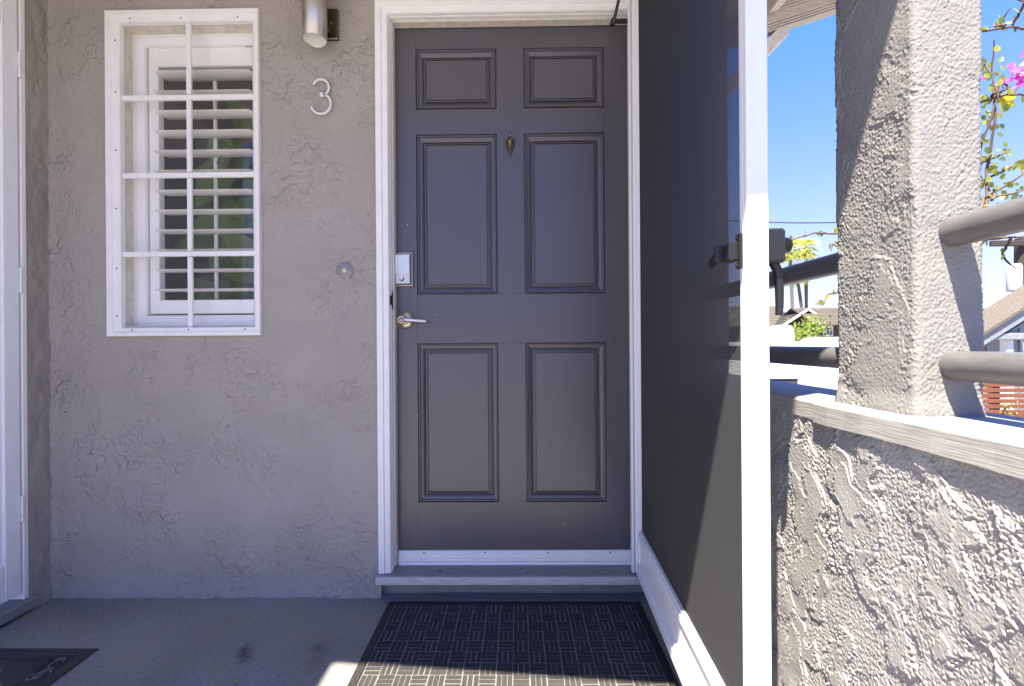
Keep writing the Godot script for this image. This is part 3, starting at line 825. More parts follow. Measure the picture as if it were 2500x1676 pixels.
func fig_plant() -> void:
	var t := thing("fig_plant", "leafy green fig houseplant standing in the room behind the shutter", "plant", Vector3(-1.22, 0.0, -0.5))
	rng.seed = 77
	var s := S()
	lathe(s, [[0.0, 0.0], [0.13, 0.0], [0.16, 0.3], [0.15, 0.3], [0.14, 0.26], [0.0, 0.26]], Transform3D(Basis(), Vector3(-1.25, 0, -0.5)), 20)
	part("pot", s, M.brown, t)
	var big := leaf_mesh(0.21, 0.13, 0.28, 0.25)
	for b in [[-1.25, -0.5, -1.26, -0.25], [-1.25, -0.52, -1.18, -0.24], [-1.24, -0.52, -1.1, -0.25]]:
		var pts := []
		for k in 7:
			var f := k / 6.0
			pts.append(Vector3(lerpf(b[0], b[2], f) + 0.02 * sin(f * 7.0 + b[2] * 9), 0.25 + f * (1.35 if b[2] < -1.2 else 1.55), lerpf(b[1], b[3], f)))
		s = S(); tube(s, pts, [0.014, 0.013, 0.012, 0.011, 0.009, 0.007, 0.005], 8); part("stem", s, M.bark, t)
		for k in 20:
			var f := 0.4 + 0.6 * k / 19.0
			var p: Vector3 = pts[int(f * 5.99)].lerp(pts[mini(6, int(f * 5.99) + 1)], fmod(f * 5.99, 1.0))
			var an := k * 2.4
			var dir := Vector3(cos(an), rng.randf_range(-0.5, 0.6), sin(an) * 0.4)
			put_leaf(t, big, M.leaf_fig, p, dir, Vector3(0.1, 0.6, 0.8), rng.randf_range(0.75, 1.15))
	more_fig_leaves(t)

func more_fig_leaves(t: Node3D) -> void:
	rng.seed = 78
	var me := leaf_mesh(0.2, 0.125, 0.25, 0.12)
	for k in 16:
		var p := Vector3(rng.randf_range(-1.22, -1.04), 1.22 + 0.04 * k, rng.randf_range(-0.24, -0.19))
		put_leaf(t, me, M.leaf_fig, p, Vector3(rng.randf_range(-1, 1), rng.randf_range(-1.2, 0.2), 0.1), Vector3(rng.randf_range(-0.4, 0.4), 0.35, 1), rng.randf_range(0.7, 1.1))

func white_door() -> void:
	var t := thing("white_security_door", "white hinged security door set in the return wall beyond the window", "door", Vector3(-1.75, 0.07, 0.55))
	var x := -1.728
	var s := S()
	cbox(s, Vector3(-1.8, 0.052, 0.09), Vector3(x + 0.002, 2.16, 0.107), 0.002); cbox(s, Vector3(-1.8, 0.052, 1.03), Vector3(x + 0.002, 2.16, 1.05), 0.002); cbox(s, Vector3(-1.8, 2.14, 0.107), Vector3(x + 0.002, 2.16, 1.03), 0.002)
	part("frame", s, M.white, t)
	s = S()
	cbox(s, Vector3(-1.78, 0.075, 0.112), Vector3(x - 0.001, 2.135, 0.165), 0.003); cbox(s, Vector3(-1.78, 0.075, 0.97), Vector3(x - 0.001, 2.135, 1.025), 0.003)
	cbox(s, Vector3(-1.78, 0.075, 0.165), Vector3(x - 0.0015, 0.2, 0.97), 0.003); cbox(s, Vector3(-1.78, 2.03, 0.165), Vector3(x - 0.0015, 2.135, 0.97), 0.003)
	part("leaf_frame", s, M.alu, t)
	s = S(); box(s, Vector3(-1.77, 0.2, 0.165), Vector3(x - 0.009, 2.03, 0.97)); part("panel", s, M.alu, t)
	for y in [1.915, 1.165, 0.372]:
		s = S()
		for k in 5:
			var a: float = y - 0.045 + 0.018 * k
			lathe(s, [[0.0, 0.0], [0.0042, 0.0006], [0.0046, 0.002], [0.0046, 0.016], [0.0042, 0.0174], [0.0, 0.018]], Transform3D(Basis(), Vector3(x + 0.0035, a, 0.112)), 12)
		part("hinge", s, M.white, t)
	s = S(); cbox(s, Vector3(-1.8, 0.012, 0.075), Vector3(x + 0.018, 0.05, 1.06), 0.004); part("sill", s, M.sill, t)

func screen_door() -> void:
	var t := thing("screen_door", "white aluminium screen door swung open beside the parapet, black mesh and kick plate", "screen door", Vector3(0.414, 0.118, 0.036))
	t.rotation.y = -(PI / 2 + 0.0494)
	var W := 0.934
	var H := 2.09
	var s := S()
	var b := func(st: SurfaceTool, x0: float, y0: float, x1: float, y1: float, z0: float, z1: float, c := 0.0015): cbox(st, Vector3(x0, y0, z0), Vector3(x1, y1, z1), c)
	# free stile with its stepped lip, hinge stile, top and bottom rails
	b.call(s, W - 0.0155, 0.0, W, H, -0.034, 0.0); b.call(s, W - 0.0195, 0.0, W - 0.0165, H, -0.03, -0.0005, 0.0008); b.call(s, W - 0.034, 0.0, W - 0.0195, H, -0.03, -0.0022, 0.002)
	part("stile", s, M.alu, t, true)
	s = S()
	b.call(s, 0.0, 0.0, 0.016, H, -0.034, 0.0); b.call(s, 0.016, 0.0, 0.03, H, -0.03, -0.006); b.call(s, 0.03, 0.0, 0.034, H, -0.028, -0.012)
	part("stile", s, M.alu, t, true)
	s = S()
	b.call(s, 0.0165, H - 0.034, W - 0.0165, H - 0.0, -0.033, -0.001)
	part("rail", s, M.alu, t, true)
	s = S()
	b.call(s, 0.0165, 0.0, W - 0.0165, 0.028, -0.033, 0.001); b.call(s, 0.017, 0.028, W - 0.017, 0.034, -0.031, -0.004); b.call(s, 0.017, 0.036, W - 0.017, 0.042, -0.031, -0.006)
	part("rail", s, M.alu, t, true)
	s = S()
	b.call(s, 0.034, 0.042, W - 0.034, 0.128, -0.026, -0.012)
	part("kick_plate", s, M.alu, t, true)
	s = S()
	b.call(s, 0.034, 0.128, W - 0.034, 0.146, -0.031, -0.005); b.call(s, 0.034, 0.147, W - 0.034, 0.156, -0.029, -0.009)
	part("rail", s, M.alu, t, true)
	# woven screen: fine wires both ways
	var y0 := 0.154
	var y1 := H - 0.033
	var x0 := 0.033
	var x1 := W - 0.033
	var P := PackedVector3Array()
	var N := PackedVector3Array()
	var ix := PackedInt32Array()
	var pitch := 0.0026
	var r := 0.00043
	var wire := func(a: Vector3, c: Vector3, u: Vector3, w: Vector3):
		var k0 := P.size()
		for e in [a, c]:
			for n in [u, w, -u, -w]:
				P.append(e + n * r); N.append(n)
		for i in 4:
			var i2 := (i + 1) % 4
			ix.append_array(PackedInt32Array([k0 + i, k0 + 4 + i2, k0 + i2, k0 + i, k0 + 4 + i, k0 + 4 + i2]))
	for k in int((y1 - y0) / pitch):
		var y := y0 + pitch * k
		wire.call(Vector3(x0, y, -0.0192), Vector3(x1, y, -0.0192), Vector3(0, 1, 0), Vector3(0, 0, 1))
	for k in int((x1 - x0) / pitch):
		var x := x0 + pitch * k
		wire.call(Vector3(x, y0, -0.0188), Vector3(x, y1, -0.0188), Vector3(0, 0, 1), Vector3(1, 0, 0))
	var arr := []; arr.resize(Mesh.ARRAY_MAX)
	arr[Mesh.ARRAY_VERTEX] = P; arr[Mesh.ARRAY_NORMAL] = N; arr[Mesh.ARRAY_INDEX] = ix
	var me := ArrayMesh.new(); me.add_surface_from_arrays(Mesh.PRIMITIVE_TRIANGLES, arr)
	mi("insect_mesh", me, M.wire, t).set_meta("kind", "stuff")
	# latch on the inside
	var l := Node3D.new(); l.name = "latch"; t.add_child(l); l.position = Vector3(0.912, 0.966, 0)
	s = S()
	cbox(s, Vector3(-0.006, -0.029, 0.0), Vector3(0.008, 0.029, 0.005), 0.002)
	cbox(s, Vector3(-0.012, -0.029, 0.0), Vector3(-0.002, -0.017, 0.004), 0.0015); cbox(s, Vector3(-0.012, 0.017, 0.0), Vector3(-0.002, 0.029, 0.004), 0.0015)
	part("latch_plate", s, M.black, l, true)
	for y in [-0.0225, 0.0225]:
		s = S(); lathe(s, [[0.0035, 0.0], [0.003, 0.002], [0.0, 0.0026]], Transform3D(Basis(Vector3(1, 0, 0), PI / 2), Vector3(-0.0065, y, 0.004)), 10); part("screw", s, M.black, l, true)
	s = S()
	cbox(s, Vector3(-0.032, -0.0155, 0.002), Vector3(-0.001, 0.0155, 0.019), 0.003)
	part("latch_housing", s, M.black, l, true)
	s = S()
	cbox(s, Vector3(-0.04, -0.013, 0.014), Vector3(-0.028, 0.015, 0.03), 0.002)
	var lx := Transform3D(Basis(Vector3(0, 0, 1), -deg_to_rad(-18)), Vector3(-0.036, 0.0, 0.025))
	for k in 3:
		cbox(s, Vector3(-0.034, -0.0085 + 0.0055 * k, -0.004), Vector3(0.0, -0.0045 + 0.0055 * k, 0.006 - 0.001 * k), 0.001, lx)
	part("latch_lever", s, M.black, l, true)
	# pull handle on the outside
	var h := Node3D.new(); h.name = "pull_handle"; t.add_child(h); h.position = Vector3(0.912, 0.975, -0.034)
	s = S()
	cbox(s, Vector3(-0.03, -0.03, -0.034), Vector3(0.008, 0.026, 0.0), 0.004, Transform3D(Basis(Vector3(0, 1, 0), 0.0), Vector3.ZERO))
	part("handle_housing", s, M.black, h, true)
	s = S()
	tube(s, [Vector3(-0.012, -0.026, -0.022), Vector3(-0.012, -0.04, -0.029), Vector3(-0.012, -0.07, -0.032), Vector3(-0.012, -0.1, -0.032), Vector3(-0.012, -0.115, -0.031)], [0.0075, 0.0075, 0.0068, 0.0062, 0.0055], 10)
	part("grip", s, M.black, h, true)
	s = S()
	tube(s, [Vector3(-0.02, 0.004, -0.03), Vector3(-0.03, 0.004, -0.052)], [0.0135], 18)
	part("push_button", s, M.black, h, true)
	# closer bracket under the head casing
	var c := thing("door_closer", "black metal closer rod and bracket at the top of the white casing", "door closer", Vector3(0.385, 2.09, 0.03))
	s = S(); cbox(s, Vector3(0.356, 2.083, 0.0215), Vector3(0.403, 2.101, 0.028), 0.002); part("bracket", s, M.black, c)
	s = S(); lathe(s, [[0.0, 0.0], [0.009, 0.001], [0.009, 0.026], [0.0, 0.027]], Transform3D(Basis(Vector3(1, 0, 0), PI / 2), Vector3(0.349, 2.082, 0.022)), 14); part("pivot", s, M.black, c)
	s = S(); tube(s, [Vector3(0.348, 2.07, 0.046), Vector3(0.36, 2.13, 0.1), Vector3(0.384, 2.17, 0.62)], [0.0065, 0.005, 0.005], 8); part("rod", s, M.black, c)

func wall_fittings() -> void:
	var out := func(x: float, y: float, z: float): return Transform3D(Basis(Vector3(1, 0, 0), PI / 2), Vector3(x, y, z))
	var n := thing("house_number", "brushed metal house number three on stucco beside the door casing", "house number", Vector3(-0.714, 1.78, 0.01))
	var s := S()
	for bowl in [[Vector2(-0.7135, 1.874), 0.0295, 2.75, -1.66, true], [Vector2(-0.714, 1.8145), 0.0365, 1.66, -2.85, false]]:
		var c: Vector2 = bowl[0]
		var R: float = bowl[1]
		var m := 26
		for k in m:
			var a0: float = lerpf(bowl[2], bowl[3], float(k) / m)
			var a1: float = lerpf(bowl[2], bowl[3], float(k + 1) / m)
			var zz := [0.009, 0.015]
			var A := []
			for a in [a0, a1]:
				for rr in [R - 0.0036, R + 0.0036]:
					for z in zz: A.append(Vector3(c.x + rr * cos(a), c.y + rr * sin(a) * (1.0 if bowl[4] else 1.02), z))
			# A: inner back, inner front, outer back, outer front at a0, then at a1 (clockwise turn)
			q(s, A[1], A[5], A[7], A[3])
			q(s, A[2], A[3], A[7], A[6]); q(s, A[0], A[4], A[5], A[1])
			if k == 0: q(s, A[0], A[1], A[3], A[2])
			if k == m - 1: q(s, A[4], A[6], A[7], A[5])
	part("numeral", s, M.number, n)
	s = S()
	for p in [[-0.7135, 1.9035], [-0.714, 1.7785]]:
		tube(s, [Vector3(p[0], p[1], 0.0), Vector3(p[0], p[1], 0.009)], [0.0018], 8)
	part("standoff", s, M.steel, n)
	var b := thing("doorbell", "round brushed doorbell with lit-looking cream button on the stucco", "doorbell", Vector3(-0.634, 1.205, 0.003))
	s = S(); lathe(s, [[0.031, -0.003], [0.031, 0.0035], [0.0295, 0.005], [0.012, 0.0058], [0.0, 0.0058]], out.call(-0.634, 1.205, 0.0), 40); part("plate", s, M.bell, b)
	s = S(); lathe(s, [[0.0095, 0.0055], [0.0095, 0.0075], [0.0075, 0.0078], [0.007, 0.0065]], out.call(-0.634, 1.205, 0.0), 28); part("collar", s, M.nickel, b)
	s = S(); lathe(s, [[0.0066, 0.006], [0.0062, 0.0085], [0.0, 0.009]], out.call(-0.634, 1.205, 0.0), 24); part("button", s, M.button, b)
	var l := thing("wall_lamp", "brushed nickel cylinder downlight on a bronze backplate above the house number", "wall lamp", Vector3(-0.703, 2.0, 0.0))
	s = S(); cbox(s, Vector3(-0.758, 2.05, -0.004), Vector3(-0.648, 2.162, 0.016), 0.003); part("backplate", s, M.nickel_dark, l)
	s = S(); lathe(s, [[0.0, 0.0], [0.003, 0.0005], [0.0035, 0.0], [0.0, 0.0022]], out.call(-0.672, 2.107, 0.016), 10); part("screw", s, M.steel, l)
	s = S(); cbox(s, Vector3(-0.725, 2.075, 0.016), Vector3(-0.681, 2.14, 0.05), 0.002); part("arm", s, M.nickel_dark, l)
	var lc := Transform3D(Basis(), Vector3(-0.703, 1.998, 0.088))
	s = S(); lathe(s, [[0.0395, 0.012], [0.0395, 0.0008], [0.0405, 0.0], [0.0415, 0.001], [0.0415, 0.27], [0.04, 0.272], [0.0, 0.272]], lc, 56); part("cylinder", s, M.nickel, l)
	s = S(); lathe(s, [[0.0, 0.013], [0.012, 0.0115], [0.028, 0.0075], [0.0392, 0.004]], lc, 40); part("lens", s, M.frost, l)

func doormat() -> void:
	var t := thing("doormat", "large black ribbed doormat with basket weave blocks in front of the sill", "doormat", Vector3(-0.02, 0.006, 0.34))
	var x0 := -0.47
	var x1 := 0.43
	var z0 := 0.038
	var z1 := 0.65
	# rings lie in a plane of constant z: build flat and turn to the floor
	var fl := Transform3D(Basis(Vector3(1, 0, 0), -PI / 2), Vector3.ZERO)
	var s := S()
	ring(s, x0, -z1, x1, -z0, [[0.0, 0.0045], [0.001, 0.0085], [0.004, 0.0105], [0.024, 0.012], [0.026, 0.0105], [0.028, 0.0095]], true)
	turn(s, "border", M.rubber, t, fl)
	s = S()
	var bx0 := x0 + 0.03
	var bz0 := z0 + 0.03
	var B := 0.0465
	var nx := int((x1 - 0.03 - bx0) / B)
	var nzz := int((z1 - 0.03 - bz0) / B)
	B = (x1 - 0.03 - bx0) / nx
	var C := (z1 - 0.03 - bz0) / nzz
	ring(s, x0 + 0.0275, -z1 + 0.0275, x1 - 0.0275, -z0 - 0.0275, [[0.0, 0.0085], [0.0015, 0.0118], [0.003, 0.0122]], true)
	turn(s, "pile_base", M.groove, t, fl)
	var kinds := []
	rng.seed = 9
	for k in 4:
		var st := S()
		for i in 3:
			var w := B / 3.0
			var a := -B / 2 + w * i
			var j := func(): return rng.randf_range(-0.0007, 0.0007)
			var g := 0.0014
			if k % 2: cbox(st, Vector3(a + g + j.call(), 0.0118, -C / 2 + g + j.call()), Vector3(a + w - g + j.call(), 0.0138, C / 2 - g + j.call()), 0.0016)
			else: cbox(st, Vector3(-B / 2 + g + j.call(), 0.0118, (a + g) * C / B + j.call()), Vector3(B / 2 - g + j.call(), 0.0138, (a + w - g) * C / B + j.call()), 0.0016)
		st.generate_normals(); kinds.append(st.commit())
	for i in nx:
		for k in nzz:
			var o := mi("weave_block", kinds[(i + k) % 2 + 2 * (rng.randi() % 2)], M.pile, t)
			o.position = Vector3(bx0 + B * (i + 0.5) + rng.randf_range(-0.0006, 0.0006), 0, bz0 + C * (k + 0.5) + rng.randf_range(-0.0006, 0.0006)) - t.position

func turn(s: SurfaceTool, called: String, m: Material, parent: Node3D, x: Transform3D) -> void:
	s.generate_normals()
	var o := mi(called, s.commit(), m, parent)
	o.transform = x; o.position = x.origin - parent.position

func rubber_mat() -> void:
	var t := thing("rubber_mat", "smaller black rubber mat with curling scroll ridges before the white door", "doormat", Vector3(-1.5, 0.006, 0.62))
	var fl := Transform3D(Basis(Vector3(1, 0, 0), -PI / 2), Vector3.ZERO)
	var x0 := -1.7
	var x1 := -1.29
	var z0 := 0.298
	var z1 := 1.0
	var s := S()
	ring(s, x0, -z1, x1, -z0, [[0.0, 0.0045], [0.002, 0.009], [0.028, 0.0105], [0.03, 0.0075]], true)
	turn(s, "border", M.rubber_pale, t, fl)
	s = S(); ring(s, x0 + 0.031, -z1 + 0.031, x1 - 0.031, -z0 - 0.031, [[0.0, 0.0078], [0.002, 0.0084]], true); turn(s, "field", M.black, t, fl)
	s = S(); ring(s, x0 + 0.05, -z1 + 0.05, x1 - 0.085, -z0 - 0.05, [[0.0, 0.0075], [0.001, 0.0098], [0.005, 0.0098], [0.006, 0.0077]]); turn(s, "inner_band", M.rubber, t, fl)
	rng.seed = 21
	for side in [0, 1]:
		for k in 9:
			var c := Vector3(x1 - 0.06, 0.0092, z0 + 0.062 + 0.062 * k) if side == 0 else Vector3(x0 + 0.09 + 0.06 * (k % 5), 0.0092, z0 + 0.12 + 0.11 * (k / 5) + 0.05 * (k % 2))
			var pts := []
			var sg := 1.0 if k % 2 else -1.0
			for i in 18:
				var f := i / 17.0
				var rr := lerpf(0.006, 0.03, f)
				var an := f * 5.0 * sg + k
				pts.append(c + Vector3(cos(an) * rr * 0.8, 0, sin(an) * rr))
			s = S(); tube(s, pts, [0.0022], 6); part("scroll_ridge", s, M.groove, t)

func railings() -> void:
	var t := thing("pipe_railing", "grey painted double pipe railing running outward from the front of the post", "railing", Vector3(0.627, 0.9, 1.5))
	for y in [1.09, 0.898]:
		var s := S()
		tube(s, [Vector3(0.627, y, 1.03), Vector3(0.627, y, 1.05), Vector3(0.627, y, 1.5), Vector3(0.627, y, 2.2), Vector3(0.627, y, 3.2)], [0.0212], 36)
		part("rail", s, M.pipe, t)
	var o := thing("pipe_railing", "grey pipe railing loop with rounded end between post and house corner", "railing", Vector3(0.627, 0.9, 0.5))
	var pts := [Vector3(0.627, 1.086, 0.878), Vector3(0.627, 1.086, 0.5), Vector3(0.627, 1.086, 0.2)]
	var r := 0.092
	for k in 17:
		var a := PI / 2 + PI * k / 16
		pts.append(Vector3(0.627, 0.994 + r * sin(a), 0.185 + r * cos(a)))
	pts.append_array([Vector3(0.627, 0.902, 0.2), Vector3(0.627, 0.902, 0.5), Vector3(0.627, 0.902, 0.878)])
	var s := S()
	tube(s, pts, [0.0212], 28)
	part("loop", s, M.pipe, o)

func litter() -> void:
	var me := leaf_mesh(0.016, 0.009, 0.5, 0.3, 4)
	for p in [[Vector3(-1.206, 0.009, 0.045), 0.6, "dry brown leaf lying close to the foot of the stucco wall"], [Vector3(-0.773, 0.009, 0.437), 2.2, "dry brown leaf lying on the landing near the sunlit patch"], [Vector3(-1.2, 0.009, 0.165), 1.4, "small dry leaf fragment on the landing between wall and scroll mat"]]:
		var o := mi(numbered("dry_leaf"), me, M.dry_leaf, self)
		o.position = p[0]; o.rotation = Vector3(-PI / 2 + 0.12, p[1], 0)
		o.set_meta("label", p[2]); o.set_meta("category", "leaf"); o.set_meta("group", "dry leaves on the landing")

# ---------------------------------------------------------------- beyond the parapet
func win(parent: Node3D, x0: float, y0: float, x1: float, y1: float, z: float, m: Material, bars := 1) -> void:
	var s := S()
	ring(s, x0, y0, x1, y1, [[0.0, z], [0.0, z + 0.03], [0.07, z + 0.03], [0.075, z + 0.01]])
	for k in bars:
		var x := lerpf(x0, x1, (k + 1.0) / (bars + 1.0))
		box(s, Vector3(x - 0.02, y0 + 0.07, z + 0.008), Vector3(x + 0.02, y1 - 0.07, z + 0.02))
	if bars: box(s, Vector3(x0 + 0.07, (y0 + y1) / 2 - 0.02, z + 0.009), Vector3(x1 - 0.07, (y0 + y1) / 2 + 0.02, z + 0.019))
	var f := part("window", s, m, parent)
	s = S(); q(s, Vector3(x0 + 0.05, y0 + 0.05, z + 0.006), Vector3(x1 - 0.05, y0 + 0.05, z + 0.006), Vector3(x1 - 0.05, y1 - 0.05, z + 0.006), Vector3(x0 + 0.05, y1 - 0.05, z + 0.006))
	part("pane", s, M.far_glass, f)

func gable(t: Node3D, x0: float, x1: float, z0: float, z1: float, ye: float, yr: float, wall: Material, roof: Material, along_x := true) -> void:
	var s := S()
	box(s, Vector3(x0, -3.3, z0), Vector3(x1, ye, z1))
	if along_x: # gables face +x and -x
		var zm := (z0 + z1) / 2
		extrude(s, PackedVector2Array([Vector2(-z1, ye), Vector2(-z0, ye), Vector2(-zm, yr)]), x0, x1, Transform3D(Basis(Vector3(0, 0, -1), Vector3(0, 1, 0), Vector3(1, 0, 0)), Vector3.ZERO))
	else:
		extrude(s, PackedVector2Array([Vector2(x0, ye), Vector2(x1, ye), Vector2((x0 + x1) / 2, yr)]), z0, z1)
	part("walls", s, wall, t)
	# two roof slopes in courses
	for sd in [-1, 1]:
		s = S()
		var a: Vector3
		var r: Vector3
		var w: Vector3
		if along_x:
			var zm := (z0 + z1) / 2
			r = Vector3(x0 - 0.4, yr + 0.05, zm); a = Vector3(x0 - 0.4, ye - 0.12, zm + sd * ((z1 - z0) / 2 + 0.5)); w = Vector3(x1 - x0 + 0.8, 0, 0)
		else:
			var xm := (x0 + x1) / 2
			r = Vector3(xm, yr + 0.05, z0 - 0.4); a = Vector3(xm + sd * ((x1 - x0) / 2 + 0.5), ye - 0.12, z0 - 0.4); w = Vector3(0, 0, z1 - z0 + 0.8)
		var n := 12
		for k in n:
			var p := a.lerp(r, float(k) / n)
			var p2 := a.lerp(r, float(k + 1) / n)
			var lift := Vector3(0, 0.05, 0)
			var l := [p, p + w, p2 + w, p2]
			if (l[1] - l[0]).cross(l[2] - l[0]).y < 0: l = [l[1], l[0], l[3], l[2]]
			q(s, l[0] + lift * 2, l[1] + lift * 2, l[2] + lift, l[3] + lift)
			q(s, l[0], l[1], l[1] + lift * 2, l[0] + lift * 2)
			q(s, l[1], l[0], l[3], l[2])
		part("roof", s, roof, t)

func background() -> void:
	var s: SurfaceTool
	# white stucco building with rounded parapet
	var t := thing("white_building", "bright white flat roofed building with rounded parapet block behind the pipe loop", "building", Vector3(6, -3.3, -11))
	s = S(); box(s, Vector3(2.5, -3.3, -14), Vector3(8.4, 0.8, -9.05)); part("walls", s, M.far_white, t)
	s = S()
	var pf := PackedVector2Array([Vector2(2.5, 0.7), Vector2(8.4, 0.7), Vector2(8.4, 1.02), Vector2(6.75, 1.02), Vector2(6.62, 0.99), Vector2(6.5, 0.92), Vector2(6.25, 0.90), Vector2(6.24, 1.2), Vector2(6.2, 1.27), Vector2(6.1, 1.3), Vector2(5.95, 1.3), Vector2(5.84, 1.27), Vector2(5.8, 1.2), Vector2(5.79, 0.93), Vector2(2.5, 0.9)])
	extrude(s, pf, -9.25, -8.98); part("parapet", s, M.far_white, t)
	s = S(); cbox(s, Vector3(2.6, 0.76, -8.98), Vector3(8.4, 0.80, -8.955), 0.01); part("string_course", s, M.far_white, t)
	win(t, 4.2, -1.2, 6.42, 0.15, -9.05, M.grey_metal, 0)
	s = S(); lathe(s, [[0.0, 0.0], [0.05, 0.0], [0.05, 0.02], [0.0, 0.02]], Transform3D(Basis(Vector3(1, 0, 0), PI / 2), Vector3(6.0, 0.66, -9.05)), 12); part("vent", s, M.grey_metal, t)
	# houses farther off
	t = thing("brown_house", "brown gabled house with tan shingle roof below the palm trunks", "house", Vector3(15, -3.3, -31))
	gable(t, 9.0, 17.4, -33, -28.6, 1.95, 3.25, M.brown, M.shingle)
	win(t, 14.8, 0.4, 15.9, 1.5, -28.6, M.cream, 1)
	t = thing("gable_house", "narrow brown gable house with pale verge boards between two roofs", "house", Vector3(17.3, -3.3, -29))
	gable(t, 15.9, 19.5, -30.5, -27.6, 1.5, 2.75, M.brown, M.shingle_dark, false)
	s = S()
	for sd in [-1, 1]:
		var a := Vector3(17.7, 2.86, -27.15)
		var b := Vector3(17.7 + sd * 2.3, 1.38, -27.15)
		cbox(s, Vector3(-0.07, 0, -0.03), Vector3(0.07, a.distance_to(b), 0.03), 0.01, along(a, b, Vector3(0, 0, 1)))
	part("verge_board", s, M.cream, t)
	s = S(); box(s, Vector3(-0.3, 0, -0.4), Vector3(0.3, 0.06, 0.4), Transform3D(Basis(Vector3(0, 0, 1), -0.6), Vector3(18.5, 2.42, -28.4))); part("skylight", s, M.far_white, t)
	t = thing("cottage", "brown cottage with pale tan roof and white sash window beside the post", "cottage", Vector3(20.3, -3.3, -27))
	gable(t, 17.6, 24, -30, -26.2, 1.95, 2.9, M.brown, M.shingle)
	win(t, 17.95, 1.2, 18.55, 1.85, -26.2, M.far_white, 2)
	# palms
	for a in [[26.4, 0.3, 10.1, 0, "slender palm with pale trunk leaning over the brown house"], [28.0, 0.75, 8.4, 1, "shorter palm with the most slanting pale trunk behind the brown house"], [28.45, 0.0, 10.4, 2, "straight palm with swollen neck and the fullest yellow green crown"]]:
		palm(Vector3(a[0], -3.3, -43.6 - a[3] * 0.7), a[1], a[2], a[3], a[4])
	# shrub
	t = thing("shrub", "sunlit yellow green shrub rising behind the white parapet", "shrub", Vector3(9.7, -3.3, -14.6))
	rng.seed = 31
	s = S(); tube(s, [Vector3(9.7, -3.3, -14.6), Vector3(9.75, -0.5, -14.6), Vector3(9.7, 0.9, -14.6)], [0.12, 0.09, 0.04], 8); part("trunk", s, M.bark, t)
	s = S()
	for k in 900:
		var p := Vector3(rng.randfn() * 0.38, rng.randfn() * 0.26, rng.randfn() * 0.35)
		p = Vector3(9.72, 1.12, -14.5) + p.limit_length(0.85) + Vector3(0, p.x * 0.45, 0)
		tuft(s, p, 0.1)
	part("crown", s, M.shrub, t)
	# overhead wires
	for w in [[Vector3(5.2, 4.02, -10.3), Vector3(8.6, 3.96, -10.4), 0.018, "thin dark overhead cable crossing the sky above the pipe loop"], [Vector3(6.6, 2.62, -10.0), Vector3(9.5, 2.7, -10.1), 0.02, "lower dark overhead cable just under the pipe loop"], [Vector3(15.5, 5.4, -8.0), Vector3(13.0, 8.2, -9.5), 0.014, "steep service cable beyond the pink flowers"]]:
		var c := thing("overhead_cable", w[3], "cable", w[0], "overhead cables")
		s = S()
		var pts := []
		for k in 9:
			var f := k / 8.0
			pts.append(w[0].lerp(w[1], f) - Vector3(0, 0.04 * sin(PI * f), 0))
		tube(s, pts, [w[2]], 6); part("strand", s, M.cable, c)
	# pale blue house on the right with its eave, post, battens and lap siding
	t = thing("blue_house", "pale blue timber house with white corner board and sloping eave beyond the rails", "house", Vector3(8.6, -3.3, -6.5))
	s = S(); extrude(s, PackedVector2Array([Vector2(7.36, -3.3), Vector2(10.5, -3.3), Vector2(10.5, 3.0), Vector2(7.36, 1.05)]), -5.75, -5.42); part("walls", s, M.blue_wall, t)
	for k in 14:
		s = S()
		var y := -3.1 + 0.21 * k
		cbox(s, Vector3(7.38, y, -5.42), Vector3(10.4, y + 0.195, -5.396 + 0.003 * (k % 2)), 0.006)
		part("siding_board", s, M.blue_wall, t)
	for k in 8:
		s = S(); box(s, Vector3(7.5 + 0.3 * k, -0.13, -5.42), Vector3(7.54 + 0.3 * k, 1.1 + 0.18 * k, -5.4)); part("batten", s, M.blue_wall, t)
	s = S(); cbox(s, Vector3(7.255, -3.3, -5.46), Vector3(7.365, 1.0, -5.35), 0.01); part("corner_board", s, M.far_white, t)
	s = S()
	var ra := Vector3(6.72, 0.86, -5.3)
	var rb := Vector3(10.4, 3.15, -5.3)
	cbox(s, Vector3(-0.075, 0, -0.05), Vector3(0.075, ra.distance_to(rb), 0.04), 0.01, along(ra, rb, Vector3(0, 0, 1))); part("barge_board", s, M.blue_wall, t)
	s = S(); box(s, Vector3(-0.02, 0, -0.52), Vector3(0.02, ra.distance_to(rb), 0.08), along(ra + Vector3(-0.02, 0.1, 0), rb + Vector3(-0.02, 0.1, 0), Vector3(0, 0, 1))); part("roof", s, M.shingle, t)
	s = S(); cbox(s, Vector3(6.98, 0.93, -5.6), Vector3(7.5, 1.03, -5.28), 0.01); part("outrigger", s, M.blue_wall, t)
	# tan house seen under that eave, and its neighbour's roof
	t = thing("tan_house", "orange tan house with dark window under the pale blue eave", "house", Vector3(12.5, -3.3, -11))
	s = S(); box(s, Vector3(10.6, -3.3, -13), Vector3(14.2, 1.25, -9.5)); part("walls", s, M.tan_wall, t)
	s = S(); cbox(s, Vector3(10.3, 1.1, -13.2), Vector3(14.5, 1.3, -9.1), 0.03); part("roof", s, M.brown, t)
	win(t, 11.05, 0.3, 11.3, 0.75, -9.5, M.brown, 0); win(t, 11.75, 0.1, 12.3, 0.82, -9.5, M.far_white, 1)
	t = thing("tile_roof_house", "house with pale weathered tile roof in neat courses behind the utility pole", "house", Vector3(17, -3.3, -17))
	s = S(); box(s, Vector3(14.6, -3.3, -19), Vector3(21, 1.2, -14.9)); part("walls", s, M.tan_wall, t)
